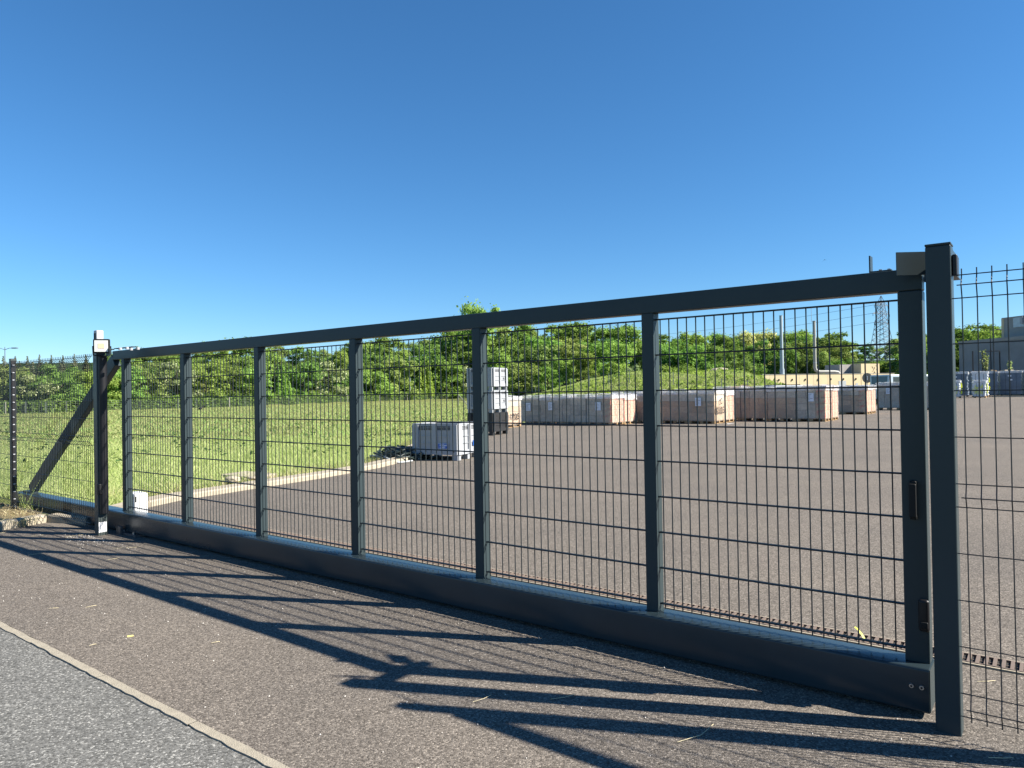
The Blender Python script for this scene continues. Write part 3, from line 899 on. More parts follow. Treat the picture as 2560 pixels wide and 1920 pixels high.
def wooden_pallet_meshes(lx, ly):
    top = MB().box(0, lx, -0.0475, 0.0475, 0.122, 0.144).mesh('deck_board', M_WOOD)
    blk = MB().box(-0.0725, 0.0725, -0.05, 0.05, 0.022, 0.1215).mesh('block', M_WOOD)
    bot = MB().box(-0.05, 0.05, 0, ly, 0.0, 0.0215).mesh('bottom_board', M_WOOD)
    return top, blk, bot
PLX, PLY = 1.2, 1.1
PTOP, PBLK, PBOT = wooden_pallet_meshes(PLX, PLY)
def crumpled_shell(lx, ly, z0, z1, seed, amp=0.02, top=True, drop=None):
    r4 = np.random.RandomState(seed)
    nx, ny, nz = 9, 9, 8
    mb = MB()
    def grid(fn, nu, nv):
        k = len(mb.v)
        for i in range(nu + 1):
            for j in range(nv + 1):
                mb.v.append(fn(i / nu, j / nv))
        for i in range(nu):
            for j in range(nv):
                a = k + i * (nv + 1) + j
                mb.f.append((a, a + 1, a + nv + 2, a + nv + 1))
    def jit(p, n_):
        q = 0.5 + 0.5 * math.sin(p[0] * 7.1 + p[1] * 5.3 + p[2] * 6.7 + seed)
        d = amp * (0.3 + 0.7 * q * r4.rand())
        return (p[0] + n_[0] * d, p[1] + n_[1] * d, p[2] + n_[2] * d)
    grid(lambda u, v: jit((u * lx, 0, z0 + v * (z1 - z0)), (0, -1, 0)), nx, nz)
    grid(lambda u, v: jit((lx, u * ly, z0 + v * (z1 - z0)), (1, 0, 0)), ny, nz)
    grid(lambda u, v: jit((lx - u * lx, ly, z0 + v * (z1 - z0)), (0, 1, 0)), nx, nz)
    grid(lambda u, v: jit((0, ly - u * ly, z0 + v * (z1 - z0)), (-1, 0, 0)), ny, nz)
    if top:
        grid(lambda u, v: jit((u * lx, v * ly, z1), (0, 0, 1)), nx, ny)
    return mb
carton_cache = {}
def wrapped_pallet(label, s, d, H, rz, seed, red=False, sheet=False, skirt=0.15, group='wrapped pallets in rows across the yard'):
    """front right corner at gate coordinates s, d; front runs towards -s"""
    t = thing('wrapped_pallet', label, 'pallet', L(s, d, 0), YAW + rz, group)
    x0 = -PLX
    for k in range(7):
        obj('deck_board', PTOP, t, (x0, 0.05 + k * (PLY - 0.10) / 6, 0))
    for i in range(3):
        xx = x0 + (0.0725, PLX / 2, PLX - 0.0725)[i]
        obj('bottom_board', PBOT, t, (xx, 0, 0))
        for j in range(3):
            obj('block', PBLK, t, (xx, 0.05 + j * (PLY - 0.10) / 2, 0))
    hs = [(H - 0.144) * f for f in (0.27, 0.22, 0.20, 0.31)]
    z = 0.145
    nc = 3
    cw, cd = PLX / nc, PLY / 2
    r4 = random.Random(seed)
    for li, hh in enumerate(hs):
        grey = seed // 10 in (1, 5) or seed % 7 == 3
        key = (round(hh, 3), red, grey)
        if key not in carton_cache:
            m1 = MB().box(0.005, cw - 0.005, 0.003, cd - 0.003, 0.0, hh - 0.010).mesh('carton', M_CARTG if (grey or li == 3) else M_CARTON)
            m2 = m1.copy(); m2.materials.clear(); m2.materials.append(M_CARTR)
            carton_cache[key] = (m1, m2)
        for i in range(nc):
            for j in range(2):
                m1, m2 = carton_cache[key]
                o = obj('carton', m2 if (red and i == nc - 1) else m1, t, (x0 + i * cw + r4.uniform(-0.004, 0.004), j * cd + r4.uniform(-0.012, 0.012), z), r4.uniform(-0.008, 0.008))
        z += hh
    sh = crumpled_shell(PLX + 0.03, PLY + 0.03, 0.10, H + 0.012, seed, 0.022)
    o = sh.build('shrink_film', M_FILM, t, smooth=True)
    o.location = (x0 - 0.015, -0.015, 0)
    # white cover sheet over the top with a short skirt
    cv = crumpled_shell(PLX + 0.07, PLY + 0.07, H - skirt * r4.uniform(0.4, 1.0), H + 0.10, seed + 50, 0.06)
    o = cv.build('top_sheet', M_FILMW, t, smooth=True)
    o.location = (x0 - 0.035, -0.035, 0)
    if sheet:
        sx = x0 + r4.uniform(0.32, 0.52)
        z1 = H - 0.22
        ps = MB().box(sx, sx + 0.27, -0.058, -0.055, z1 - 0.36, z1).build('paper_sheet', M_PAPER, t)
        for k in range(5):
            MB().box(sx + 0.03, sx + 0.10 + 0.13 * r4.random(), -0.0595, -0.058, z1 - 0.07 - 0.055 * k, z1 - 0.057 - 0.055 * k).build('text_line', M_INK, ps)
    return t
ordn = ['right end', 'second from the right end', 'third from the right end', 'left end']
rows = [
    ('farthest left row behind the stacked boxes', L(0, 0), (-0.30, 30.0), 1, 1.24, 1),
    ('row right behind the bin stack', None, (4.20, 30.34), 4, 1.22, 2),
    ('middle row', None, (8.65, 30.40), 4, 1.35, 2),
    ('front right row', None, (13.53, 30.73), 4, 1.46, 2),
    ('row behind the front right row', None, (18.76, 37.59), 3, 1.42, 2),
    ('rearmost right row', None, (25.6, 41.9), 3, 1.55, 1),
]
def to_sd(x, y):
    v = Vector((x, y, 0)) - P1
    return v.dot(G), v.dot(N)
sheets = {(1, 0), (1, 2), (1, 3), (2, 0), (3, 0), (5, 2), (2, 3)}
marks = {}
short = ['stacked plastic boxes', 'first row', 'second row', 'third row', 'fourth row', 'last row']
for ri, (nm, _, (cx, cy), n, H, deep) in enumerate(rows):
    s0, d0 = to_sd(cx, cy)
    for k in range(n):
        if ri == 0:
            lab = 'film wrapped pallet of cartons with sunlit end right behind the stacked plastic boxes'
        else:
            pos = {0: 'at the right end', n - 1: 'at the left end'}.get(k, '%s from the right' % ('second' if k == 1 else 'third'))
            lab = 'film wrapped pallet of cartons, %s of the %s from the left' % (pos, ['', 'first row', 'second row', 'third row', 'fourth row', 'fifth row'][ri])
        marks[(ri, k)] = wrapped_pallet(lab, s0 - k * (PLX + 0.04), d0 + rnd.uniform(-0.03, 0.03), H + rnd.uniform(-0.015, 0.015), rnd.uniform(-0.008, 0.008), 10 * ri + k + 1, red=(k == 0 and ri not in (0, 2)), sheet=(ri, k) in sheets)
    if deep > 1:
        wrapped_pallet('film wrapped pallet of cartons, behind the right end of the %s from the left' % ['', 'first row', 'second row', 'third row', 'fourth row'][ri], s0 + 0.02, d0 - PLY - 0.06, H, 0.01, 10 * ri + 8, red=True)
# hand writing on the sunlit end of the second row and on its far left pallet
wt = marks[(2, 0)]
text('05/05', 0.40, M_INK, wt, (0.062, 0.50, 0.56), (PI / 2, 0, PI / 2), 'handwriting', 0.004)
text('C', 0.34, M_INK, wt, (0.062, 0.62, 0.95), (PI / 2, 0, PI / 2), 'handwriting', 0.004)
wt2 = marks[(2, 2)]
arc = MB().tube([(-0.66 + 0.17 * math.sin(a), -0.06, 0.98 + 0.12 * math.cos(a)) for a in [PI * 0.1 + PI * 0.85 * k / 9 for k in range(10)]], 0.015, 5)
arc.build('handwriting', M_INK, wt2)
wt3 = marks[(0, 0)]
text('1705', 0.36, M_INK, wt3, (0.062, 0.55, 0.45), (PI / 2, 0, PI / 2), 'handwriting', 0.004)
# sheet of white litter by the pallets
lt = tag(MB().add([(0, 0, 0.01), (0.42, 0.05, 0.03), (0.40, 0.22, 0.015), (0.02, 0.20, 0.02)], [(0, 1, 2, 3)]).build('paper_scrap', M_PRINTW), 'white scrap of paper lying on the asphalt before the second pallet row', 'litter')
lt.location = (9.05, 29.9, 0)

# ------------------------------------------------------------------ far stacks of bagged goods
M_BAGB = mat('blue_grey_bags', (0.10, 0.14, 0.19), 0.5, var=0.2, vscale=1.5)
M_BAGW = mat('white_bags', (0.55, 0.58, 0.62), 0.5, var=0.12, vscale=1.5)
M_YEL = mat('yellow_print', (0.72, 0.78, 0.03), 0.6)
def bag_stack(label, loc, w, dep, H, layers, seed, yellow=False, pale=False):
    t = thing('bag_stack', label, 'stacked goods', loc, YAW, 'film wrapped stacks of bags at the far end of the yard')
    r4 = random.Random(seed)
    ld = MB()
    hh = (H - 0.20) / layers
    for k in range(layers):
        a = r4.uniform(-0.06, 0.05); b = r4.uniform(-0.05, 0.07)
        z = 0.16 + k * hh
        # bag layer with pillowed ends
        e = hh * 0.45
        prof = [(-w / 2 + e + a, z), (w / 2 - e + b, z), (w / 2 + b, z + hh * 0.5), (w / 2 - e + b, z + hh * 0.96), (-w / 2 + e + a, z + hh * 0.96), (-w / 2 + a, z + hh * 0.5)]
        ld.add([(x, 0.0, zz) for x, zz in prof] + [(x, dep, zz) for x, zz in prof], [(5, 4, 3, 2, 1, 0), (6, 7, 8, 9, 10, 11)] + [(i, (i + 1) % 6, (i + 1) % 6 + 6, i + 6) for i in range(6)])
    ld.build('bag_layers', M_BAGW if pale else M_BAGB, t)
    tp = crumpled_shell(w + 0.06, dep + 0.06, H - 0.22, H + 0.03, seed, 0.06)
    o = tp.build('top_sheet', M_FILMW, t, smooth=True); o.location = (-w / 2 - 0.03, -0.03, 0)
    pal = MB()
    for xx in (-w / 2, -0.07, w / 2 - 0.14):
        pal.box(xx, xx + 0.14, 0, dep, 0, 0.13)
    pal.box(-w / 2, w / 2, 0, dep, 0.131, 0.155)
    pal.build('pallet', M_WOOD if yellow else M_BLKPL, t)
    for k in range(3):
        MB().box(-w / 2 + w * (0.25 + 0.25 * k) - 0.012, -w / 2 + w * (0.25 + 0.25 * k) + 0.012, -0.012, -0.004, 0.16, H - 0.2).build('strap', M_BLKPL, t)
    if not yellow:
        for k in range(2):
            MB().box(-0.28 + 0.1 * k, 0.06 + 0.1 * k, -0.03, -0.02, H * (0.78 - 0.16 * k), H * (0.78 - 0.16 * k) + 0.16).build('label', M_PAPER, t)
    if yellow:
        r5 = random.Random(seed)
        yb = MB()
        for q in range(2):
            for k in range(7):
                y0 = 0.12 + dep * 0.11 * k; z0 = H * (0.25 + 0.33 * q) + r5.uniform(-0.05, 0.08)
                yb.beam((w / 2 + 0.10, y0, z0), (w / 2 + 0.10, y0 + r5.uniform(-0.03, 0.08), z0 + r5.uniform(0.25, 0.5)), 0.06, 0.02)
        yb.build('yellow_lettering', M_YEL, t)
        r5 = random.Random(seed + 1)
        yb = MB()
        for q in range(2):
            for k in range(6):
                x0 = -w / 2 + 0.14 + w * 0.12 * k; z0 = H * (0.22 + 0.30 * q) + r5.uniform(-0.05, 0.08)
                yb.beam((x0, -0.06, z0), (x0 + r5.uniform(-0.03, 0.08), -0.06, z0 + r5.uniform(0.2, 0.45)), 0.05, 0.02)
        yb.build('yellow_lettering', M_YEL, t)
    return t
bag_stack('low pale wrapped stack with yellow lettering, nearest the tall gate post', (47.0, 75.6, 0), 1.1, 1.2, 1.85, 9, 3, True, True)
bag_stack('low pale wrapped stack with yellow lettering standing right of the other one', (49.2, 74.8, 0), 1.1, 1.2, 1.80, 9, 4, True, True)
bag_stack('tall grey wrapped stack rising behind the two low yellow lettered stacks', (51.6, 82.5, 0), 2.2, 1.4, 2.85, 15, 5)
bag_stack('tall white wrapped stack with ragged bag ends and yellow lettering', (51.6, 78.4, 0), 1.5, 1.4, 2.80, 15, 6, True, True)
bag_stack('blue grey wrapped stack left of three behind the kerbed island', (57.0, 85.0, 0), 1.9, 1.4, 2.90, 16, 7)
bag_stack('blue grey wrapped stack in the middle of three behind the kerbed island', (59.4, 84.6, 0), 2.1, 1.4, 2.92, 16, 8)
bag_stack('blue grey wrapped stack at the right edge behind the kerbed island', (61.9, 84.2, 0), 2.1, 1.4, 2.95, 16, 9)
# kerbed island with dry grass
isl = thing('island', 'narrow kerbed island of dry grass before the blue grey stacks', 'kerb', (54.5, 78.2, 0), YAW)
MB().box(-3.2, 3.8, -0.9, 0.9, -0.05, 0.10).build('grass_bed', M_SOIL, isl)
for k in range(7):
    MB().box(-3.2 + k, -2.21 + k, -1.06, -0.91, -0.05, 0.14).build('kerb_stone', M_CONC, isl)

# ------------------------------------------------------------------ foliage
def leaf_mat(name, dark, lightc, trans=0.42, flower=None, fpos=0.80):
    m = bpy.data.materials.new(name)
    m.use_nodes = True
    nt = m.node_tree; N_ = nt.nodes.new; K = nt.links.new
    nt.nodes.remove(nt.nodes['Principled BSDF'])
    out = nt.nodes['Material Output']
    geo = N_('ShaderNodeNewGeometry')
    oi = N_('ShaderNodeObjectInfo')
    r = N_('ShaderNodeValToRGB')
    e = r.color_ramp.elements
    e[0].position = 0.0; e[0].color = (*dark, 1)
    e[1].position = 1.0; e[1].color = (*lightc, 1)
    if flower:
        e[1].position = fpos - 0.02
        f = e.new(fpos); f.color = (*flower, 1)
    K(geo.outputs['Random Per Island'], r.inputs[0])
    hs_ = N_('ShaderNodeHueSaturation')
    hs_.inputs['Saturation'].default_value = 0.88
    mr = N_('ShaderNodeMapRange'); mr.inputs[3].default_value = 0.492; mr.inputs[4].default_value = 0.532
    K(oi.outputs['Random'], mr.inputs[0]); K(mr.outputs[0], hs_.inputs['Hue'])
    mv = N_('ShaderNodeMath'); mv.operation = 'MULTIPLY'; mv.inputs[1].default_value = 7.31
    fr = N_('ShaderNodeMath'); fr.operation = 'FRACT'
    K(oi.outputs['Random'], mv.inputs[0]); K(mv.outputs[0], fr.inputs[0])
    mr2 = N_('ShaderNodeMapRange'); mr2.inputs[3].default_value = 0.78; mr2.inputs[4].default_value = 1.25
    K(fr.outputs[0], mr2.inputs[0]); K(mr2.outputs[0], hs_.inputs['Value'])
    K(r.outputs[0], hs_.inputs['Color'])
    d = N_('ShaderNodeBsdfDiffuse'); t = N_('ShaderNodeBsdfTranslucent')
    K(hs_.outputs[0], d.inputs[0])
    tn = N_('ShaderNodeMix'); tn.data_type = 'RGBA'; tn.blend_type = 'MULTIPLY'; tn.inputs[0].default_value = 1.0
    tn.inputs[7].default_value = (trans * 1.7, trans * 1.9, trans * 1.1, 1)
    K(hs_.outputs[0], tn.inputs[6]); K(tn.outputs[2], t.inputs[0])
    mx = N_('ShaderNodeAddShader')
    K(d.outputs[0], mx.inputs[0]); K(t.outputs[0], mx.inputs[1])
    K(mx.outputs[0], out.inputs['Surface'])
    return m
LM_OAK = leaf_mat('oak_leaves', (0.045, 0.082, 0.012), (0.120, 0.178, 0.028))
LM_ASH = leaf_mat('ash_leaves', (0.075, 0.122, 0.016), (0.180, 0.245, 0.038))
LM_OLIVE = leaf_mat('olive_leaves', (0.085, 0.112, 0.024), (0.185, 0.215, 0.052))
LM_YEL = leaf_mat('bright_leaves', (0.085, 0.140, 0.014), (0.22, 0.295, 0.036))
LM_PALE = leaf_mat('pale_leaves', (0.075, 0.100, 0.035), (0.195, 0.225, 0.085), flower=(0.38, 0.39, 0.25), fpos=0.88)
LM_PINE = leaf_mat('pine_needles', (0.070, 0.080, 0.042), (0.150, 0.155, 0.085), trans=0.25)
LM_BLOOM = leaf_mat('blossom_leaves', (0.18, 0.16, 0.06), (0.34, 0.29, 0.14))
M_BARK = mat('bark', (0.055, 0.050, 0.036), 0.95, var=0.3, vscale=4, spec=0.1)

def leaf_mesh(name, centres, normals, size, m, rs, aspect=1.5):
    n = len(centres)
    nr = normals + rs.normal(0, 0.38, (n, 3))
    nr /= np.linalg.norm(nr, axis=1)[:, None] + 1e-9
    ref = rs.normal(0, 1, (n, 3))
    u = np.cross(nr, ref); u /= np.linalg.norm(u, axis=1)[:, None] + 1e-9
    v = np.cross(nr, u)
    sz = size * (0.6 + 0.8 * rs.rand(n))[:, None]
    a = centres - u * sz * 0.5 * aspect
    b = centres + v * sz * 0.42 + nr * sz * 0.12
    c = centres + u * sz * 0.5 * aspect
    d = centres - v * sz * 0.42 + nr * sz * 0.12
    V = np.stack([a, b, c, d], 1).reshape(-1, 3).astype(np.float32)
    me = bpy.data.meshes.new(name)
    me.vertices.add(4 * n); me.loops.add(4 * n); me.polygons.add(n)
    me.vertices.foreach_set('co', V.ravel())
    me.loops.foreach_set('vertex_index', np.arange(4 * n, dtype=np.int32))
    me.polygons.foreach_set('loop_start', np.arange(0, 4 * n, 4, dtype=np.int32))
    me.polygons.foreach_set('loop_total', np.full(n, 4, np.int32))
    me.materials.append(m)
    me.update(calc_edges=True)
    return me

def crown_unit(kind, m, seed, n=5600, leaf=0.033):
    """crown filling roughly a unit of height, from z 0 to 1, width about 1"""
    rs = np.random.RandomState(seed)
    cs, ns = [], []
    lumps = []
    if kind == 'broad':
        for i in range(40):
            a = rs.rand() * 2 * PI; z = 0.12 + 0.80 * rs.rand()
            env = 0.40 * math.sin(PI * min(1, 0.16 + 0.80 * (1 - abs(z - 0.45) / 0.60))) ** 0.8
            rr = env * (0.35 + 0.65 * math.sqrt(rs.rand()))
            s_ = 0.065 + 0.085 * rs.rand()
            lumps.append((rr * math.cos(a), rr * math.sin(a), min(z, 0.90), s_ * 1.15, s_ * 0.95))
        lumps.append((0, 0, 0.86, 0.14, 0.13))
    elif kind == 'shrub':
        for i in range(34):
            a = rs.rand() * 2 * PI; z = 0.06 + 0.82 * rs.rand()
            env = 0.46 * math.sqrt(max(0.03, 1 - (max(0, z - 0.25) / 0.78) ** 2))
            rr = env * (0.3 + 0.7 * math.sqrt(rs.rand()))
            s_ = 0.075 + 0.085 * rs.rand()
            lumps.append((rr * math.cos(a), rr * math.sin(a), z, s_ * 1.1, s_))
    elif kind == 'plume':
        for i in range(9):
            a = rs.rand() * 2 * PI; rr = 0.26 * math.sqrt(rs.rand())
            h_ = 0.62 + 0.38 * rs.rand()
            for k in range(7):
                z = h_ * (0.12 + 0.88 * k / 6.0)
                s_ = 0.085 * (1.15 - 0.85 * k / 6.0)
                lumps.append((rr * math.cos(a) * (1 - 0.25 * k / 6), rr * math.sin(a) * (1 - 0.25 * k / 6), z, s_, 0.10))
    elif kind == 'pine':
        for k in range(16):
            z = 0.10 + 0.88 * k / 15.0
            rad = 0.24 * (1 - z) + 0.012
            for j in range(max(2, int(6 * (1.1 - z)))):
                a = rs.rand() * 2 * PI
                lumps.append((rad * 0.7 * math.cos(a), rad * 0.7 * math.sin(a), z, 0.035 + rad * 0.34, 0.030))
    w = np.array([l[3] ** 2 for l in lumps]); w /= w.sum()
    for l, k in zip(lumps, rs.multinomial(n, w)):
        d = rs.normal(0, 1, (k, 3)); d /= np.linalg.norm(d, axis=1)[:, None]
        d[:, 2] = np.where(d[:, 2] < -0.3, -d[:, 2] * 0.6, d[:, 2])
        rad = (0.55 + 0.5 * rs.rand(k)) [:, None]
        p = np.array([l[0], l[1], l[2]]) + d * rad * np.array([l[3], l[3], l[4]])
        cs.append(p); ns.append(d)
    # loose sprays outside the lumps so the outline is ragged
    k = n // 9
    idx = rs.choice(len(lumps), k, p=w)
    ll = np.array(lumps)[idx]
    d = rs.normal(0, 1, (k, 3)); d /= np.linalg.norm(d, axis=1)[:, None]
    d[:, 2] = np.abs(d[:, 2])
    cs.append(ll[:, :3] + d * (1.05 + 0.35 * rs.rand(k))[:, None] * ll[:, 3:4]); ns.append(d)
    C_ = np.concatenate(cs); N2 = np.concatenate(ns)
    C_[:, 2] = np.maximum(C_[:, 2], 0.0)
    return leaf_mesh('crown', C_, N2, leaf, m, rs)

def trunk_unit(seed, branches=6):
    r4 = random.Random(seed)
    mb = MB()
    mb.tube([(0, 0, -0.06), (0.01, 0, 0.2), (-0.01, 0.01, 0.45), (0.0, 0.0, 0.8)], [0.028, 0.022, 0.016, 0.005], 7)
    for k in range(branches):
        a = r4.uniform(0, 2 * PI); z = r4.uniform(0.15, 0.55)
        e = (0.24 * math.cos(a), 0.24 * math.sin(a), z + r4.uniform(0.15, 0.30))
        mb.tube([(0, 0, z), (e[0] * 0.5, e[1] * 0.5, z + 0.07), e], [0.012, 0.008, 0.003], 5)
    return mb.mesh('trunk', M_BARK)
TRUNKS = [trunk_unit(k) for k in range(3)]
CROWNS = {  # shared by many trees
    'oak': [crown_unit('broad', LM_OAK, s) for s in (1, 2, 3)],
    'ash': [crown_unit('broad', LM_ASH, s) for s in (4, 5, 6)],
    'olive': [crown_unit('broad', LM_OLIVE, s) for s in (7, 8)],
    'pale': [crown_unit('shrub', LM_PALE, s, 5200, 0.034) for s in (9, 10)],
    'bush': [crown_unit('shrub', LM_ASH, s, 5000, 0.035) for s in (11, 12)],
    'dark': [crown_unit('shrub', LM_OAK, s, 5000, 0.035) for s in (13, 14)],
    'bright': [crown_unit('plume', LM_YEL, s, 4600, 0.033) for s in (15, 16)],
    'pine': [crown_unit('pine', LM_PINE, s, 3600, 0.034) for s in (17, 18)],
    'bloom': [crown_unit('broad', LM_BLOOM, 19)],
}
TREE_TEXT = {
    'oak': ('oak_tree', 'dark green broad tree', 'tree'), 'ash': ('leafy_tree', 'mid green broad tree', 'tree'),
    'olive': ('olive_green_tree', 'olive green broad tree', 'tree'), 'pale': ('pale_shrub', 'pale leaved flowering shrub', 'shrub'),
    'bush': ('green_bush', 'mid green rounded bush', 'bush'), 'dark': ('dark_bush', 'dark green rounded bush', 'bush'),
    'bright': ('young_tree', 'bright yellow green upright young tree', 'tree'), 'pine': ('pine_tree', 'grey green spiky pine', 'pine'),
    'bloom': ('blossoming_tree', 'cream blossoming tree', 'tree')}
tr_rnd = random.Random(23)
BAYS = [(-9e9, 240, 'behind the left fence panel'), (240, 450, 'behind the first gate bay'), (450, 634, 'behind the second gate bay'), (634, 873, 'behind the third gate bay'),
        (873, 1181, 'behind the fourth gate bay'), (1181, 1606, 'behind the fifth gate bay'), (1606, 2300, 'behind the sixth gate bay'), (2300, 9e9, 'right of the gate post')]
def tree(kind, x, y, h, w, where, group, bay=True):
    nm, look, cat = TREE_TEXT[kind]
    px = 1280 + 1776.0 * x / y
    seen = next(t_ for a, b_, t_ in BAYS if a <= px < b_)
    lab = '%s %s' % (look, where)
    if bay: lab += ', ' + seen
    t = thing(nm, lab, cat, (x, y, hz(x, y) - 0.05), tr_rnd.uniform(0, 2 * PI), group)
    c = obj('crown', tr_rnd.choice(CROWNS[kind]), t, scale=(w, w * tr_rnd.uniform(0.85, 1.15), h))
    obj('trunk', tr_rnd.choice(TRUNKS), t, scale=(h * 0.8, h * 0.8, h))
    return t

# the outline of the wooded ridge: (bearing as x/y slope, elevation slope of the tops)
PROFILE = [(-20, 905), (40, 897), (100, 890), (160, 884), (230, 893), (300, 884), (350, 861), (420, 872), (520, 866), (605, 840), (700, 868), (800, 862), (905, 850), (960, 848), (1042, 838), (1110, 838), (1160, 806), (1195, 786), (1235, 800), (1280, 800), (1330, 806), (1390, 812), (1455, 806), (1500, 816), (1552, 817), (1593, 829), (1640, 836), (1696, 827), (1752, 828), (1800, 843), (1840, 842), (1881, 836), (1940, 838), (1990, 831), (2050, 838), (2100, 834), (2144, 852), (2180, 858), (2230, 838), (2300, 822), (2383, 808), (2418, 816), (2451, 805), (2490, 812), (2545, 799), (2620, 800), (2760, 806)]
PB = np.array([(p[0] - 1280) / 1776.0 for p in PROFILE])
PE = np.array([(977.2 - 0.0168 * (p[0] - 1280) - p[1]) / 1776.0 for p in PROFILE])
def ridge(b): return float(np.interp(b, PB, PE))
def fence_y_at(b):
    """distance at which a bearing meets the field fence"""
    lo = 30.0
    y = lo
    while y < 172 and y < np.interp(b * y, FX, FY):
        y += 0.5
    return y
# left of the embankment: shrubs along the fence, then three rows up the slope
b = -0.80
k = 0
while b < 0.02:
    yf = fence_y_at(b) + tr_rnd.uniform(3.0, 5.5)
    px = 1280 + 1776 * b
    top = (0.044 + tr_rnd.uniform(-0.010, 0.008)) * yf + EYE
    if px < 260: kinds = ['pale', 'pale', 'olive', 'pale', 'dark', 'bush']
    elif px < 700: kinds = ['bush', 'olive', 'pale', 'bush', 'dark', 'bush']
    else: kinds = ['bright', 'bush', 'pale', 'bright', 'bush', 'olive']
    kd = kinds[k % 6]
    h = max(3.0, top - hz(b * yf, yf))
    w = h * tr_rnd.uniform(0.95, 1.25) if kd not in ('bright',) else h * 0.85
    tree(kd, b * yf, yf, h, w, 'behind the field fence', 'shrubs along the field fence')
    b += (w * 0.62) / yf
    k += 1
for row, (off, frac, step) in enumerate(((12, 0.66, 0.66), (24, 0.86, 0.66), (40, 1.0, 0.62))):
    b = -0.82 + 0.01 * row
    while b < 0.03:
        y = fence_y_at(b) + off + tr_rnd.uniform(-3, 3)
        x = b * y
        e = ridge(b) * frac + tr_rnd.uniform(-0.016, 0.004)
        top = EYE + max(0.03, e) * y
        h = max(3.5, top - hz(x, y))
        px = 1280 + 1776 * b
        if px < 250 and row >= 1: kd = 'pine'
        else: kd = tr_rnd.choice(['oak', 'ash', 'ash', 'olive', 'oak', 'ash'])
        w = h * (0.75 if kd == 'pine' else tr_rnd.uniform(0.85, 1.15))
        tree(kd, x, y, h * (1.06 if kd == 'pine' else 1.0), w, ('low in the wood', 'midway up the wood', 'atop the wood')[row], 'trees of the wood behind the field')
        b += (w * (0.75 if kd == 'pine' else step)) / y
# the tallest tree, whose top shows above the gate's top rail
tree('ash', -9.2, 186, 24.6 - hz(-9.2, 186), 15, 'rising tallest above the top rail of the gate', 'trees of the wood behind the field', False)
# right of the stacked boxes: rows behind the embankment and the buildings
for row, (yb, frac, step) in enumerate(((122, 0.52, 0.60), (150, 0.72, 0.58), (185, 0.88, 0.55), (225, 1.0, 0.50), (262, 1.0, 0.5))):
    b = -0.02 + 0.012 * row
    while b < 0.86:
        px = 1280 + 1776 * b
        y = yb + tr_rnd.uniform(-6, 6)
        if row == 0 and px > 1890: break
        if row == 1 and (1890 < px < 2400): y += 22
        if row <= 2 and 2130 < px < 2260: b += 0.012; continue
        if px > 2380: y = max(y, 160 + row * 8)
        x = b * y
        # keep the great lattice mast clear
        if abs(x - 118) < 10 and y < 240: b += 0.01; continue
        e = ridge(b) * frac + tr_rnd.uniform(-0.015, 0.004)
        top = EYE + max(0.02, e) * y
        h = max(3.0, top - hz(x, y))
        if row == 0: kd = tr_rnd.choice(['bush', 'bright', 'olive', 'pale', 'bush', 'ash'])
        else: kd = tr_rnd.choice(['oak', 'ash', 'oak', 'olive', 'ash', 'oak'])
        w = max(h, 5.0) * (0.85 if kd == 'bright' else tr_rnd.uniform(0.9, 1.25))
        where, grp = (('on the grassy bank', 'bank shrubs') if row == 0 else (('', 'low on the hill', 'midway up the hill', 'high on the hill', 'on the hilltop')[row], 'trees of the wooded hill behind the yard'))
        tree(kd, x, y, h, w, where, grp)
        b += (w * step * tr_rnd.uniform(0.85, 1.25)) / y
tree('bloom', (1895 - 1280) / 1776.0 * 205, 205, 16.2 - hz(71, 205) + 1.2, 11, 'standing out among the green trees left of the chimneys', 'trees of the wooded hill behind the yard', False)
# hedge strip under the lattice mast
for q in range(9):
    px = 2190 + q * 9
    y = 200 + tr_rnd.uniform(-3, 3)
    x = (px - 1280) / 1776.0 * y
    tree('bush', x, y, 3.2 + tr_rnd.uniform(-0.5, 0.5), 4.2, 'in the low hedge below the pylon', 'hedge below the mast', False)

# ------------------------------------------------------------------ field fence
M_FPOST = mat('weathered_post', (0.30, 0.29, 0.25), 0.9, var=0.2, vscale=3)
M_FWIRE = mat('galvanised_wire', (0.16, 0.18, 0.17), 0.5, metal=0.3)
ff = thing('field_fence', 'low wire mesh stock fence on posts along the far edge of the field', 'fence')
fpts = [Vector((x, y, 0)) for x, y in FENCE[1:]]
allp = []
for i in range(len(fpts) - 1):
    a, c = fpts[i], fpts[i + 1]
    n = max(1, round((c - a).length / 2.6))
    for k in range(n):
        allp.append(a.lerp(c, k / n))
allp.append(fpts[-1])
fp_mesh = MB().box(-0.045, 0.045, -0.045, 0.045, -0.3, 1.32).mesh('post', M_FPOST)
fp_thin = MB().box(-0.025, 0.025, -0.025, 0.025, -0.3, 1.25).mesh('post', M_FWIRE)
for i, p in enumerate(allp):
    obj('post', fp_mesh if i % 4 == 0 else fp_thin, ff, (p.x, p.y, hz(p.x, p.y)), rnd.uniform(-0.3, 0.3), (1, 1, rnd.uniform(0.95, 1.1)))
for z in (0.08, 0.28, 0.48, 0.70, 0.95, 1.20):
    MB().tube([(p.x, p.y, hz(p.x, p.y) + z) for p in allp], 0.009, 4).build('line_wire', M_FWIRE, ff)
vm = MB()
for i in range(len(allp) - 1):
    a, c = allp[i], allp[i + 1]
    if a.x > -30: continue
    for k in range(8):
        p = a.lerp(c, (k + 0.5) / 8)
        z0 = hz(p.x, p.y)
        vm.box(p.x - 0.007, p.x + 0.007, p.y - 0.007, p.y + 0.007, z0 + 0.05, z0 + 1.2)
tag(vm.build('stay_wires', M_FWIRE, ff), kind='stuff')
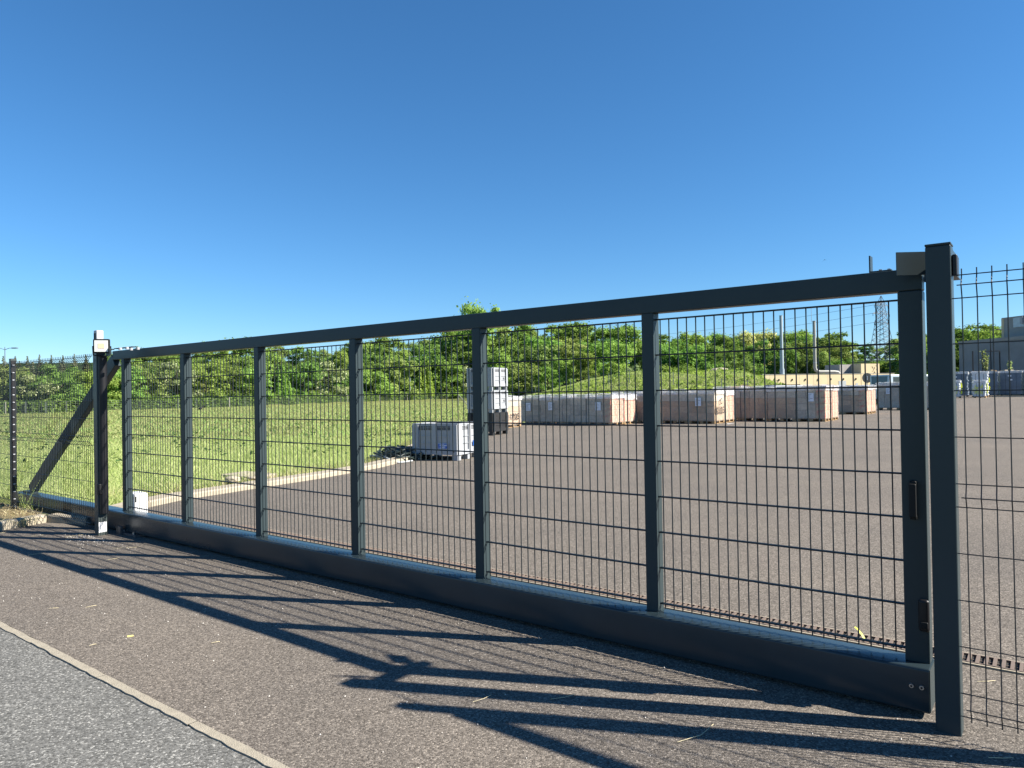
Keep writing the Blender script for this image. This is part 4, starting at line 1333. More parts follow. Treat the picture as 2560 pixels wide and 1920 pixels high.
# strainer post with a diagonal stay in the field
spx, spy = -6.3, 82.7
sp = thing('strainer_post', 'dark strainer post with a slanting stay in the field left of the bin stack', 'fence post', (spx, spy, 0))
MB().box(-0.06, 0.06, -0.06, 0.06, -0.3, 1.5).build('post', M_FPOST, sp)
MB().beam((0.05, 0, 1.2), (1.1, -0.2, 0.0), 0.08).build('stay', M_FPOST, sp)
# thin stakes along the foot of the embankment
sf = thing('bank_fence', 'thin wire fence on stakes along the foot of the grassy bank', 'fence')
sts = []
for k in range(22):
    x = -4.5 + 1.75 * k; y = 82 - 1.55 * k if k < 16 else 57.2
    sts.append(Vector((x, y, hz(x, y))))
stk = MB().box(-0.03, 0.03, -0.03, 0.03, -0.3, 1.25).mesh('stake', M_FWIRE)
for p in sts: obj('stake', stk, sf, p)
for z in (0.4, 0.8, 1.15):
    MB().tube([p + Vector((0, 0, z)) for p in sts], 0.007, 4).build('line_wire', M_FWIRE, sf)

# ------------------------------------------------------------------ grass blades
def blades(name, P, hgt, wid, m, rs, lean_sd=0.75):
    n = len(P)
    a = rs.rand(n) * 2 * PI
    dx = np.stack([np.cos(a), np.sin(a), np.zeros(n)], 1) * wid[:, None] * 0.5
    lean = np.stack([rs.normal(0, lean_sd, n), rs.normal(0, lean_sd, n), np.ones(n)], 1) * hgt[:, None]
    V = np.stack([P - dx, P + dx, P + lean], 1).reshape(-1, 3).astype(np.float32)
    me = bpy.data.meshes.new(name)
    me.vertices.add(3 * n); me.loops.add(3 * n); me.polygons.add(n)
    me.vertices.foreach_set('co', V.ravel())
    me.loops.foreach_set('vertex_index', np.arange(3 * n, dtype=np.int32))
    me.polygons.foreach_set('loop_start', np.arange(0, 3 * n, 3, dtype=np.int32))
    me.polygons.foreach_set('loop_total', np.full(n, 3, np.int32))
    me.materials.append(m)
    me.update(calc_edges=True)
    return tag(obj(name, me), kind='stuff')
LM_GRASS = leaf_mat('grass_blades', (0.185, 0.205, 0.065), (0.365, 0.365, 0.155), trans=0.40)
LM_GREEN = leaf_mat('green_grass_blades', (0.115, 0.165, 0.030), (0.25, 0.30, 0.08), trans=0.40)
LM_STRAW = leaf_mat('straw', (0.30, 0.24, 0.11), (0.55, 0.48, 0.28), trans=0.3)
LM_WEED = leaf_mat('clover', (0.03, 0.06, 0.015), (0.07, 0.12, 0.03), trans=0.3)
kerb_line = np.array([(L(s, d).x, L(s, d).y) for s, d in [(-2.9, -1.3), (-3.1, -1.83), (-3.3, -3.17), (-3.45, -4.6), (-3.85, -6.4), (-4.5, -7.9)]] + [(-3.6, 19), (-3.4, 27), (-2.6, 33.2), (0, 38), (4, 42), (12, 50)])
def in_field(x, y):
    # left of the kerb, behind the gate line
    ok = np.ones(len(x), bool)
    kx = np.interp(y, kerb_line[:, 1], kerb_line[:, 0])
    ok &= x < kx
    v0 = (x - P1.x) * N.x + (y - P1.y) * N.y
    ok &= v0 < -0.55
    return ok
def scatter(n, y0, y1, rs, pw=1.0):
    y = y0 * (y1 / y0) ** (rs.rand(n) ** pw)
    x = (-0.80 + 0.80 * rs.rand(n)) * y
    k = in_field(x, y)
    x, y = x[k], y[k]
    yf = np.interp(x, FX, FY)
    k = y < yf + 2
    return x[k], y[k]
rs = np.random.RandomState(3)
for (n, y0, y1, h0, w0, m, nm) in ((150000, 8.5, 26, 0.12, 0.013, LM_GRASS, 'grass'), (60000, 8.5, 26, 0.16, 0.014, LM_GREEN, 'green_grass'), (110000, 24, 120, 0.11, 0.045, LM_GRASS, 'far_grass'), (38000, 24, 120, 0.13, 0.05, LM_GREEN, 'far_green_grass')):
    x, y = scatter(n, y0, y1, rs)
    # patchy growth
    pat = 0.5 + 0.5 * np.sin(x * 0.9 + 1.3 * np.sin(y * 0.5)) * np.sin(y * 0.7 + 0.8 * np.sin(x * 0.6))
    if 'green' in nm:
        k = rs.rand(len(x)) < 0.25 + 0.75 * pat
        x, y, pat = x[k], y[k], pat[k]
    hh = h0 * (0.45 + 0.9 * rs.rand(len(x))) * (0.75 + 0.5 * pat)
    P = np.stack([x, y, np.array(hill(x, y)) - 0.05], 1)
    blades(nm, P, hh, w0 * (0.6 + 0.8 * rs.rand(len(x))), m, rs)
# broad leaved weeds across the field
n = 650
x, y = scatter(n, 14, 80, rs, 0.6)
x = np.repeat(x, 6) + rs.normal(0, 0.07, len(x) * 6); y = np.repeat(y, 6) + rs.normal(0, 0.10, len(y) * 6)
P = np.stack([x, y, np.array(hill(x, y)) + 0.06 + 0.14 * rs.rand(len(x))], 1)
wm = leaf_mesh('field_weeds', P, np.tile(np.array([[0, 0, 1.0]]), (len(P), 1)), 0.075, LM_WEED, rs)
tag(obj('field_weeds', wm), kind='stuff')
# grassy bank
n = 120000
y = 50 + 62 * rs.rand(n) ** 0.8; x = -1 + 36 * rs.rand(n)
P = np.stack([x, y, np.array(hill(x, y)) - 0.05], 1)
ym = np.interp(x, [4, 14, 22, 32, 40], [40, 46, 52, 60, 78])
k = y > ym
blades('bank_grass', P[k][:80000], 0.20 * (0.5 + 0.8 * rs.rand(min(80000, k.sum()))), 0.07 * (0.6 + 0.8 * rs.rand(min(80000, k.sum()))), LM_GRASS, rs)
blades('bank_green_grass', P[k][80000:], 0.24 * (0.5 + 0.8 * rs.rand(max(0, k.sum() - 80000))), 0.08 * (0.6 + 0.8 * rs.rand(max(0, k.sum() - 80000))), LM_GREEN, rs)
# darker weeds on the bank
n = 500
y = 54 + 32 * rs.rand(n); x = 1 + 27 * rs.rand(n)
x = np.repeat(x, 8) + rs.normal(0, 0.25, n * 8); y = np.repeat(y, 8) + rs.normal(0, 0.25, n * 8)
P = np.stack([x, y, np.array(hill(x, y)) + 0.35 * rs.rand(n * 8)], 1)
k = (y > np.interp(x, [4, 14, 22, 32, 40], [40, 46, 52, 60, 78]) + 3)
tag(obj('bank_weeds', leaf_mesh('bank_weeds', P[k], rs.normal(0, 1, (k.sum(), 3)) + np.array([0, 0, 1.2]), 0.22, LM_ASH, rs)), kind='stuff')
# undergrowth tangle at the feet of the trees
n = 60000
bb = -0.8 + 0.85 * rs.rand(n)
yy = np.array([0.0] * n)
bs = np.linspace(-0.82, 0.06, 120); fy = np.array([fence_y_at(v) for v in bs])
yy = np.interp(bb, bs, fy) + 1.0 + 4.5 * rs.rand(n)
xx = bb * yy
P = np.stack([xx, yy, np.array(hill(xx, yy)) + 1.3 * rs.rand(n) ** 1.5], 1)
um = leaf_mesh('brambles', P, rs.normal(0, 1, (n, 3)), 0.30, LM_OAK, rs)
tag(obj('brambles', um), kind='stuff')

# dry grass, weeds and straw by the left kerb and on the drive
def local_pts(ss, dd, zz): return np.array([[*L(a, b_, 0)[:2], c] for a, b_, c in zip(ss, dd, zz)])
n = 900
ss = -1.95 - 2.6 * rs.rand(n); dd = 0.02 + 0.95 * rs.rand(n)
k = ss < -1.98 - 0.12 * np.clip(dd, 0, 1)
P = local_pts(ss[k], dd[k], np.full(k.sum(), 0.08))
blades('dry_grass', P, 0.03 + 0.10 * rs.rand(len(P)) ** 2, 0.005 + 0.006 * rs.rand(len(P)), LM_STRAW, rs)
n = 30
ss = -2.72 + 0.10 * rs.normal(0, 1, n); dd = 0.02 + 0.04 * rs.normal(0, 1, n)
P = local_pts(ss, dd, np.full(n, 0.06))
blades('tall_weeds', P, 0.15 + 0.35 * rs.rand(n), np.full(n, 0.006), LM_GREEN, rs, 0.3)
n = 1500
ss = -2.6 - 1.5 * rs.rand(n); dd = -1.3 - 6.5 * rs.rand(n)
P = local_pts(ss, dd, np.full(n, 0.0)); 
kk = P[:, 0] < np.interp(P[:, 1], kerb_line[:, 1], kerb_line[:, 0]) + 0.45
P = P[kk]
blades('verge_straw', P, 0.05 + 0.15 * rs.rand(len(P)), np.full(len(P), 0.012), LM_STRAW, rs)
# curled dead weed hanging over the kerb
dw = MB()
r6 = random.Random(4)
for k in range(34):
    s, d = -1.80 + r6.gauss(0, 0.07), 0.36 + r6.gauss(0, 0.07)
    p = L(s, d, 0.01)
    a = r6.uniform(0, 6); l_ = r6.uniform(0.08, 0.2)
    pts = [p, p + Vector((l_ * 0.4 * math.cos(a), l_ * 0.4 * math.sin(a), l_ * 0.7)), p + Vector((l_ * math.cos(a), l_ * math.sin(a), l_ * 0.5))]
    dw.tube(pts, 0.0025, 4)
tag(dw.build('dead_weed', LM_STRAW), 'tangle of dry dead weed at the foot of the left kerb', 'weed')
# single straws on the drive
M_STRAWM = mat('dry_straw', (0.55, 0.48, 0.30), 0.8)
straws = [(-1.55, 0.75, 0.16), (-1.0, 0.55, 0.12), (0.1, 0.95, 0.12), (2.3, 1.55, 0.06), (3.4, 1.72, 0.04), (4.0, 1.25, 0.05), (5.9, 0.95, 0.12), (6.9, 0.74, 0.26), (6.2, 0.70, 0.14), (8.0, 0.12, 0.10), (7.9, -0.75, 0.10), (2.5, 1.38, 0.07), (1.0, 0.6, 0.12), (-0.6, 0.35, 0.3), (0.5, 0.32, 0.25)]
sm_ = MB()
for s, d, l_ in straws:
    p = L(s, d, 0.006); a = r6.uniform(-0.4, 0.7)
    q = p + Vector((math.cos(a), math.sin(a), 0)) * l_ * 0.5 + Vector((0, 0, 0.004)); e = p + Vector((math.cos(a + 0.25), math.sin(a + 0.25), 0)) * l_
    sm_.tube([p, q, e], 0.0015, 4)
tag(sm_.build('loose_straw', M_STRAWM), kind='stuff')
M_STUB = mat('yellow_stub', (0.75, 0.66, 0.22), 0.7)
stub = tag(MB().box(0, 0.036, 0, 0.008, 0.001, 0.008).build('stub', M_STUB), 'small yellow stub lying on the drive near the edging', 'litter')
stub.location = L(3.42, 1.50, 0); stub.rotation_euler = (0, 0, 0.45)
lf = MB()
pp = [L(7.30, -1.08, 0.015), L(7.285, -1.09, 0.035), L(7.262, -1.105, 0.055), L(7.24, -1.12, 0.065)]
for i in range(3):
    o_ = Vector((0.008, 0.004, 0))
    lf.add([pp[i] - o_, pp[i] + o_, pp[i + 1] + o_ * 0.8, pp[i + 1] - o_ * 0.8], [(0, 1, 2, 3)])
tag(lf.build('leaf', mat('yellow_leaf', (0.5, 0.55, 0.06), 0.6)), 'curled yellow green leaf on the drain behind the gate beam', 'leaf')
# gravel grains lying loose on the drive
n = 520
gm = MB()
for k in range(n):
    s, d = r6.uniform(-1.5, 8.1), r6.uniform(-0.1, 1.8)
    if k < 260: s, d = -0.2 + r6.gauss(0, 0.35), 0.14 + abs(r6.gauss(0, 0.13))
    p = L(s, d, 0.002); q = r6.uniform(0.002, 0.0055)
    gm.add([p + Vector((q, 0, 0)), p + Vector((-q * 0.5, q, 0)), p + Vector((-q * 0.6, -q, 0)), p + Vector((0, 0, q * 1.3))], [(0, 1, 3), (1, 2, 3), (2, 0, 3), (0, 2, 1)])
tag(gm.build('loose_grit', mat('pale_grit', (0.45, 0.43, 0.40), 0.8)), kind='stuff')

# ------------------------------------------------------------------ earth heap on the bank
M_EARTH = mat('earth', (0.20, 0.125, 0.06), 0.95, col2=(0.36, 0.27, 0.15), vscale=2.2, bump=1.0, bscale=6, spec=0.1, detail=8)
eh = MB()
n1, n2 = 10, 44
r7 = random.Random(8)
for i in range(n1):
    for j in range(n2):
        a = 2 * PI * j / n2; t_ = i / (n1 - 1)
        rx, ry = 5.0 * t_, 2.4 * t_
        x = 18.3 + rx * math.cos(a) * (1 + 0.1 * math.sin(4 * a)); y = 56.5 + ry * math.sin(a)
        z = 1.35 * (1 - t_ ** 1.5) * (0.75 + 0.4 * r7.random()) if i < n1 - 1 else -0.1
        eh.v.append((x, y, hz(x, y) + z - 0.05))
eh.f += [(i * n2 + j, i * n2 + (j + 1) % n2, (i + 1) * n2 + (j + 1) % n2, (i + 1) * n2 + j) for i in range(n1 - 1) for j in range(n2)]
ehp = tag(eh.build('earth_heap', M_EARTH), 'heap of brown earth clods at the foot of the grassy bank behind the pallets', 'earth heap')
for k in range(40):
    a = r7.uniform(0, 2 * PI); t_ = r7.uniform(0.1, 0.95)
    x, y = 18.3 + 5.0 * t_ * math.cos(a), 56.5 + 2.4 * t_ * math.sin(a)
    s_ = r7.uniform(0.10, 0.26)
    o = rock('clod', None, (x, y, hz(x, y) + 1.2 * (1 - t_ ** 1.5) + 0.02), (s_, s_, s_ * 0.7), k, M_EARTH, None)
    o.parent = ehp
wr = rock('boulder', 'white boulder on top of the grassy bank', (22.8, 78, hz(22.8, 78) + 0.25), (0.85, 0.6, 0.35), 77, M_CONC)

# ------------------------------------------------------------------ buildings
M_CREAM = mat('cream_render', (0.56, 0.455, 0.30), 0.9, var=0.05, vscale=0.5, spec=0.15)
M_GREY_SHADE = mat('grey_and_shaded_render', (0.30, 0.29, 0.27), 0.9, var=0.10, vscale=0.6, spec=0.15)
M_CHIM = mat('stainless', (0.30, 0.36, 0.40), 0.55, metal=0.3, var=0.05, vscale=0.5)
M_CHIM2 = mat('matt_flue', (0.27, 0.27, 0.25), 0.6, metal=0.2, var=0.06, vscale=0.6)
CA = math.atan2(0.30, 0.954)
cb = thing('low_building', 'low cream rendered building with a raised block behind the pallet rows', 'building', (42.3, 120.0, hz(42.3, 120) * 0), CA)
def cbl(px, dep=0.0):
    b_ = (px - 1280) / 1776.0
    ux, uy = math.cos(CA), math.sin(CA)
    # intersection of the bearing with the facade line
    t_ = (b_ * 120.0 - 42.3) / (ux - b_ * uy)
    return t_
xa, xb, xc, xd = 0.0, cbl(2153), cbl(2199), cbl(2236)
HT = 3.55
wall = MB().box(xa, xd, 0.0, 16, -0.5, HT)
wall.build('wall', M_CREAM, cb)
MB().box(xa - 0.02, xa - 0.001, -0.001, 16, -0.5, HT - 0.01).build('shaded_end_wall', M_GREY_SHADE, cb)  # grey sheet paints the shade on the cream building's left return
MB().box(xa - 0.05, xd + 0.05, -0.06, 16.05, HT, HT + 0.08).build('coping', M_GREY_SHADE, cb)
MB().box(xb, xc, -0.04, 6, -0.4, 5.35).build('raised_block', M_CREAM, cb)
MB().box(xb - 2.6, xb - 0.01, 2.2, 5.9, HT + 0.09, 5.30).build('rear_block', M_GREY_SHADE, cb)
for k in range(9):
    xx = 0.6 + k * 2.7
    if xb - 0.4 < xx < xc + 0.4: continue
    MB().box(xx - 0.05, xx + 0.05, -0.16, 0.0, HT - 1.05, HT - 0.72).build('spout', M_BLKPL, cb)
for xx in (xb - 4.9, xb - 1.2):
    MB().box(xx, xx + (1.6 if xx < xb - 2 else 0.5), -0.03, 0.0, 1.35, 2.35 if xx < xb - 2 else 1.9).build('vent_grille', M_GALV, cb)
for k in range(6):
    xx = 1.5 + k * 3.0
    MB().box(xx - 0.011, xx + 0.011, -0.012, 0.0, 0.0, HT - 0.02).build('joint', M_GREY_SHADE, cb)
r8 = random.Random(2)
gr = MB()
for k in range(26):
    x0 = xc - 1.7 + r8.uniform(-0.1, 0.9) + 0.02 * k; z0 = 5.0 - 0.13 * k
    gr.beam((x0, -0.055, z0), (x0 + r8.uniform(-0.3, 0.35), -0.055, z0 - r8.uniform(0.05, 0.45)), 0.07, 0.02)
gr.build('painted_scrawl', M_INK, cb)
MB().box(xd, xd + 3.0, 1.5, 8, -0.5, 3.2).build('side_wall', M_GREY_SHADE, cb)
# flues on its roof
fu1 = thing('chimney_flue', 'tall shiny steel flue with a wider foot, left of the two on the cream roof', 'chimney', (46.6, 122.5, HT + 0.08))
MB().tube([(0, 0, 4.3), (0, 0, 10.1)], 0.26, 16).build('upper_pipe', M_CHIM, fu1, smooth=True)
MB().tube([(0.0, 0, 0.9), (0.0, 0, 4.4)], 0.32, 16).build('lower_pipe', M_CHIM, fu1, smooth=True)
MB().tube([(0.0, 0, 0.0), (0.0, 0, 0.95)], 0.40, 16).build('base', M_CHIM, fu1, smooth=True)
MB().tube([(0, 0, 10.1), (0, 0, 10.16)], 0.30, 16).build('rim', M_CHIM, fu1)
fu2 = thing('chimney_flue', 'tall matt grey flue that bends along the roof, right of the two', 'chimney', (54.0, 126.5, HT + 0.08))
arc_ = [(0, 0, 9.4), (0, 0, 4.8), (0.0, 0, 1.2), (0.12, 0, 0.75), (0.45, 0, 0.48), (0.9, 0, 0.42), (3.6, 0.4, 0.40), (4.3, 0.5, 0.30), (4.55, 0.55, 0.0)]
MB().tube(arc_, [0.25, 0.27, 0.30, 0.30, 0.28, 0.27, 0.27, 0.27, 0.27], 14).build('pipe', M_CHIM2, fu2, smooth=True)
MB().tube([(0, 0, 9.4), (0, 0, 9.5)], 0.30, 14).build('rim', M_CHIM2, fu2)
MB().tube([(-0.45, 0, 9.3), (-0.45, 0, 12.0)], 0.04, 5).build('lightning_rod', M_GALV, fu2)
for z in (2.0, 4.5, 7.0):
    MB().tube([(0, 0, z), (0, 0, z + 0.10)], 0.32, 14).build('collar', M_GALV, fu2)

# grey concrete hall on the right
M_HALL = mat('grey_concrete', (0.235, 0.24, 0.245), 0.9, var=0.16, vscale=0.35, spec=0.15, detail=9)
M_HALL2 = mat('upper_concrete', (0.30, 0.29, 0.275), 0.9, var=0.1, vscale=0.4, spec=0.15)
HA = math.atan2(-0.98, 0.19)
hl = thing('concrete_hall', 'long grey concrete hall with a raised plant room behind the wrapped stacks', 'building', (69.3, 110.0, 0), HA)
npan = 7
for k in range(npan):
    MB().box(0.0 + 6 * k + 0.02, 6 * (k + 1) - 0.02, 0.0, 0.3, -0.5, 7.6).build('wall_panel', M_HALL, hl)
MB().box(0, 42, 0.31, 40, -0.5, 7.5).build('hall_core', M_HALL, hl)
MB().box(-0.05, 42.05, -0.08, 0.42, 7.601, 8.05).build('parapet', M_HALL2, hl)
MB().box(4.8, 16, 3.0, 12, 7.51, 11.2).build('plant_room', M_HALL2, hl)
MB().box(4.78, 5.2, 2.96, 3.0, 7.51, 11.1).build('pilaster', M_CREAM, hl)
MB().box(6.8, 8.6, 2.93, 3.0, 9.6, 11.0).build('vent_panel', M_GALV, hl)
MB().box(8.2, 8.6, 2.6, 2.92, 10.0, 11.0).build('duct', M_LGREY, hl)
MB().box(8.8, 9.4, 2.9, 2.98, 7.9, 9.5).build('service_ladder', M_BLKPL, hl)
# goal like frame and lamp standing before it, rubble ledge
fm = thing('metal_frame', 'black rectangular steel frame standing before the concrete hall', 'frame', (66.5, 98.5, 0))
MB().box(-1.25, -1.13, -0.05, 0.05, 3.0, 6.0).box(1.13, 1.25, -0.05, 0.05, 3.0, 6.0).build('upright', M_BLACK, fm)
MB().box(-1.12, 1.12, -0.05, 0.05, 5.9, 6.0).build('crossbar', M_BLACK, fm)
MB().box(-2.6, -2.48, -0.05, 0.05, 0.0, 6.0).build('upright', M_BLACK, fm)
for k in range(4):
    MB().box(-0.9 + 0.55 * k, -0.65 + 0.55 * k, -0.06, 0.06, 2.98, 3.2).build('foot_block', M_BLACK, fm)
def lamp(label, loc, h, arm, double=False, m=M_BLACK):
    t = thing('street_lamp', label, 'street lamp', loc)
    MB().tube([(0, 0, -0.2), (0, 0, h * 0.5), (0, 0, h)], [0.09, 0.07, 0.045], 8).build('pole', m, t)
    for sg in ((-1, 1) if double else (1,)):
        MB().tube([(0, 0, h - 0.35), (sg * arm * 0.6, 0, h - 0.15), (sg * arm, 0, h - 0.15)], 0.035, 6).build('arm', m, t)
        MB().box(min(sg * arm, sg * (arm + 0.7)), max(sg * arm, sg * (arm + 0.7)), -0.16, 0.16, h - 0.22, h - 0.08).build('lamp_head', m, t, bevel=0.03)
    return t
lamp('slender black street lamp standing before the concrete hall', (67.8, 100.5, 0), 9.2, 0.9)
lamp('double armed street lamp rising above the shrubs at the left edge', (-64.2, 90.0, 1.0), 7.2, 0.9, True, mat('lamp_grey', (0.12, 0.15, 0.17), 0.5))
lamp('slim grey street lamp among the trees behind the field, left one', (-38.0, 112.0, 0.8), 8.0, 0.8, False, M_GALV)
lamp('slim grey street lamp among the trees behind the field, right one', (-21.5, 150.0, 0.8), 8.5, 0.8, False, M_GALV)
lg = thing('rubble_ledge', 'low concrete ledge with rubble and dry weeds before the concrete hall', 'wall', (63.0, 92.0, 0), HA)
MB().box(-4, 14, -0.3, 0.3, -0.2, 2.75).build('ledge_wall', M_CONC, lg)
for k in range(24):
    r9 = random.Random(k)
    x_ = r9.uniform(-3.8, 13.5)
    MB().box(x_, x_ + r9.uniform(0.2, 0.7), -0.25, 0.2, 2.751, 2.80 + r9.uniform(0.1, 0.55)).build('rubble', [M_EARTH, M_CONC, M_WOOD][k % 3], lg)
def weed(label, loc, h, seed, n=240):
    t = thing('weed', label, 'weed', loc)
    r9 = np.random.RandomState(seed)
    st_ = MB(); cs = []
    for k in range(5):
        a = r9.rand() * 6.28; ex = 0.28 * h * math.cos(a) * r9.rand(); ey = 0.1 * h * math.sin(a)
        hh = h * (0.55 + 0.45 * r9.rand())
        st_.tube([(0, 0, 0), (ex * 0.4, ey * 0.4, hh * 0.5), (ex, ey, hh)], [0.04, 0.03, 0.015], 4)
        f = 0.2 + 0.8 * r9.rand(n // 5)
        cs.append(np.stack([ex * f + r9.normal(0, 0.10, n // 5), ey * f + r9.normal(0, 0.10, n // 5), hh * f], 1))
    st_.build('stem', M_BARK, t)
    C_ = np.concatenate(cs)
    obj('leaves', leaf_mesh('leaves', C_, r9.normal(0, 1, C_.shape), 0.17, LM_PALE, r9), t)
weed('tall spindly pale weed on the ledge, left of the black frame', (62.6, 93.6, 2.7), 3.6, 1)
weed('shorter leafy weed on the ledge in front of the black frame', (64.0, 91.2, 2.7), 1.7, 2)

# ------------------------------------------------------------------ lattice mast and power lines
M_MAST = mat('mast_steel', (0.20, 0.22, 0.24), 0.55, metal=0.4)
MX, MY = (2207 - 1280) / 1776.0 * 230.0, 230.0
MZ = hz(MX, MY)
mh = EYE + (977.2 - 0.0168 * 927 - 739.5) / 1776.0 * 230 - MZ
ms = thing('lattice_mast', 'tall steel lattice electricity pylon behind the cream building', 'pylon', (MX, MY, MZ), 0.5)
def hw(z):
    t_ = z / mh
    return 2.9 * (1 - t_) ** 1.35 + 0.55 if t_ < 0.9 else 0.7 * (1 - t_) / 0.1 + 0.05
lv = [0, 0.10, 0.20, 0.29, 0.37, 0.45, 0.52, 0.59, 0.65, 0.71, 0.77, 0.83, 0.88, 0.93, 1.0]
cor = [(-1, -1), (1, -1), (1, 1), (-1, 1)]
for sx, sy in cor:
    MB().tube([(sx * hw(t_ * mh), sy * hw(t_ * mh), t_ * mh) for t_ in lv], 0.085, 4).build('leg', M_MAST, ms)
brc = MB()
for a_, b2 in zip(lv[:-1], lv[1:]):
    z0, z1 = a_ * mh, b2 * mh
    for i in range(4):
        (x0, y0), (x1, y1) = cor[i], cor[(i + 1) % 4]
        brc.beam((x0 * hw(z0), y0 * hw(z0), z0), (x1 * hw(z1), y1 * hw(z1), z1), 0.075)
        brc.beam((x1 * hw(z0), y1 * hw(z0), z0), (x0 * hw(z1), y0 * hw(z1), z1), 0.075)
        brc.beam((x0 * hw(z1), y0 * hw(z1), z1), (x1 * hw(z1), y1 * hw(z1), z1), 0.06)
brc.build('bracing', M_MAST, ms)
tips = []
for t_, ln_ in ((0.86, 2.9), (0.74, 3.7), (0.61, 3.1)):
    z = t_ * mh
    for sg in (-1, 1):
        am = MB()
        tip = (sg * (ln_ + 0.6), 0, z + 0.1)
        for sy in (-1, 1):
            am.beam((sg * hw(z), sy * hw(z), z), tip, 0.10)
            am.beam((sg * hw(z), sy * hw(z), z + 0.9), tip, 0.08)
        am.beam((sg * hw(z), -hw(z), z), (sg * hw(z), hw(z), z), 0.07)
        am.build('cross_arm', M_MAST, ms)
        MB().tube([tip, (tip[0], 0, tip[2] - 0.9)], 0.07, 5).build('insulator', M_BLKPL, ms)
        if sg < 0: tips.append(Vector(tip))
M_LINE = mat('power_line', (0.08, 0.10, 0.12), 0.5)
Rm = Matrix.Translation(ms.location) @ Matrix.Rotation(0.5, 4, 'Z')
for i, tp in enumerate(tips):
    a = Rm @ tp
    c = Vector((60 + 4 * i, 520, 40.0 - 4.6 * i))
    pts = []
    for k in range(41):
        t_ = k / 40
        p = a.lerp(c, t_)
        p.z -= 12.0 * t_ * (1 - t_)
        pts.append(p)
    lbl = ['uppermost', 'middle', 'lowest'][i]
    tag(MB().tube(pts, 0.045, 4).build('power_line', M_LINE), '%s power line running left from the lattice pylon' % lbl, 'power line')

# ------------------------------------------------------------------ round sign, vehicles and cabinet behind the pallets
sgn = thing('round_sign', 'dark round traffic sign seen from behind on a thin post', 'traffic sign', (28.5, 57.0, 0))
M_SIGN = mat('sign_back', (0.05, 0.052, 0.055), 0.5)
MB().tube([(0, -0.02, 2.12), (0, 0.01, 2.12)], 0.40, 28).build('disc', M_SIGN, sgn)
MB().box(-0.03, 0.03, 0.012, 0.06, -0.2, 2.45).build('post', M_GALV, sgn)
MB().box(-0.03, 0.03, -0.035, -0.021, 1.95, 2.28).build('rail', M_GALV, sgn)
M_CARW = mat('white_car_paint', (0.72, 0.74, 0.76), 0.25, coat=0.6)
M_CARB = mat('pale_blue_paint', (0.42, 0.50, 0.55), 0.3, coat=0.5)
M_WIN = mat('car_glass', (0.03, 0.045, 0.05), 0.08, spec=0.6)
M_TYRE = mat('tyre', (0.02, 0.02, 0.02), 0.8)
M_ROOFB = mat('black_roof', (0.015, 0.015, 0.017), 0.35)
def car(label, loc, rz, prof, win, w, body_m, roof_m=None, cat='car', name='parked_car'):
    t = thing(name, label, cat, loc, rz)
    mb = MB()
    n = len(prof)
    k = w / 2
    mb.add([(x, -k, z) for x, z in prof] + [(x, k, z) for x, z in prof], [tuple(range(n)), tuple(reversed(range(n, 2 * n)))] + [(i, i + n, (i + 1) % n + n, (i + 1) % n) for i in range(n)])
    mb.build('body', body_m, t, bevel=0.05)
    for sg in (-1, 1):
        MB().add([(x, sg * (k + 0.004), z) for x, z in win], [tuple(range(len(win)))]).build('side_window', M_WIN, t)
    # windscreen and rear window follow the profile's sloping edges
    for (p, q) in ((prof[3], prof[4]), (prof[5], prof[6])):
        d = Vector((q[0] - p[0], 0, q[1] - p[1])); nn = Vector((-d.z, 0, d.x)).normalized() * 0.004
        if nn.z < 0: nn = -nn
        a = Vector((p[0], 0, p[1])) + d * 0.12 + nn; c = Vector((p[0], 0, p[1])) + d * 0.9 + nn
        MB().add([(a.x, -k * 0.86, a.z), (a.x, k * 0.86, a.z), (c.x, k * 0.8, c.z), (c.x, -k * 0.8, c.z)], [(0, 1, 2, 3)]).build('windscreen', M_WIN, t)
    if roof_m:
        a, c = prof[4], prof[5]
        MB().box(min(a[0], c[0]) + 0.05, max(a[0], c[0]) - 0.05, -k + 0.02, k - 0.02, a[1] - 0.005, a[1] + 0.05).build('roof_panel', roof_m, t)
    for x in (prof[0][0] + 0.75, prof[1][0] - 0.75) if prof[0][0] < prof[1][0] else (prof[1][0] + 0.75, prof[0][0] - 0.75):
        for sg in (-1, 1):
            wl_ = MB().tube([(x, sg * (k - 0.16), 0.33), (x, sg * (k + 0.01), 0.33)], 0.33, 18).build('wheel', M_TYRE, t)
            MB().tube([(x, sg * (k + 0.011), 0.33), (x, sg * (k + 0.02), 0.33)], 0.20, 12).build('rim', M_GALV, wl_)
    return t
CARP = [(-2.1, 0.28), (2.1, 0.28), (2.1, 0.85), (1.15, 0.98), (0.55, 1.52), (-1.45, 1.52), (-2.0, 0.98)]
CARWIN = [(0.85, 1.02), (0.42, 1.42), (-1.35, 1.42), (-1.7, 1.02)]
VANP = [(-2.6, 0.32), (2.6, 0.32), (2.6, 1.05), (2.0, 1.25), (1.25, 2.12), (-2.55, 2.16), (-2.6, 1.3)]
VANWIN = [(1.75, 1.30), (1.12, 1.98), (-2.2, 1.98), (-2.2, 1.30)]
car('white parked car with a black roof just visible behind the second pallet row', (20.9, 53.8, 0.12), 0.12, CARP, CARWIN, 1.8, M_CARW, M_ROOFB)
car('parked car with a flat black roof behind the third pallet row near the round sign', (29.4, 58.8, 0.0), 0.1, CARP, CARWIN, 1.8, M_CARB, M_ROOFB)
car('pale blue parked van with large windows behind the last pallet row', (30.6, 55.0, 0.15), 0.25, VANP, VANWIN, 1.95, M_CARB, None, 'van', 'parked_van')
cbn = thing('equipment_cabinet', 'white equipment cabinet with a dark green panel behind the third pallet row', 'cabinet', (33.6, 60.5, 0), 0.2)
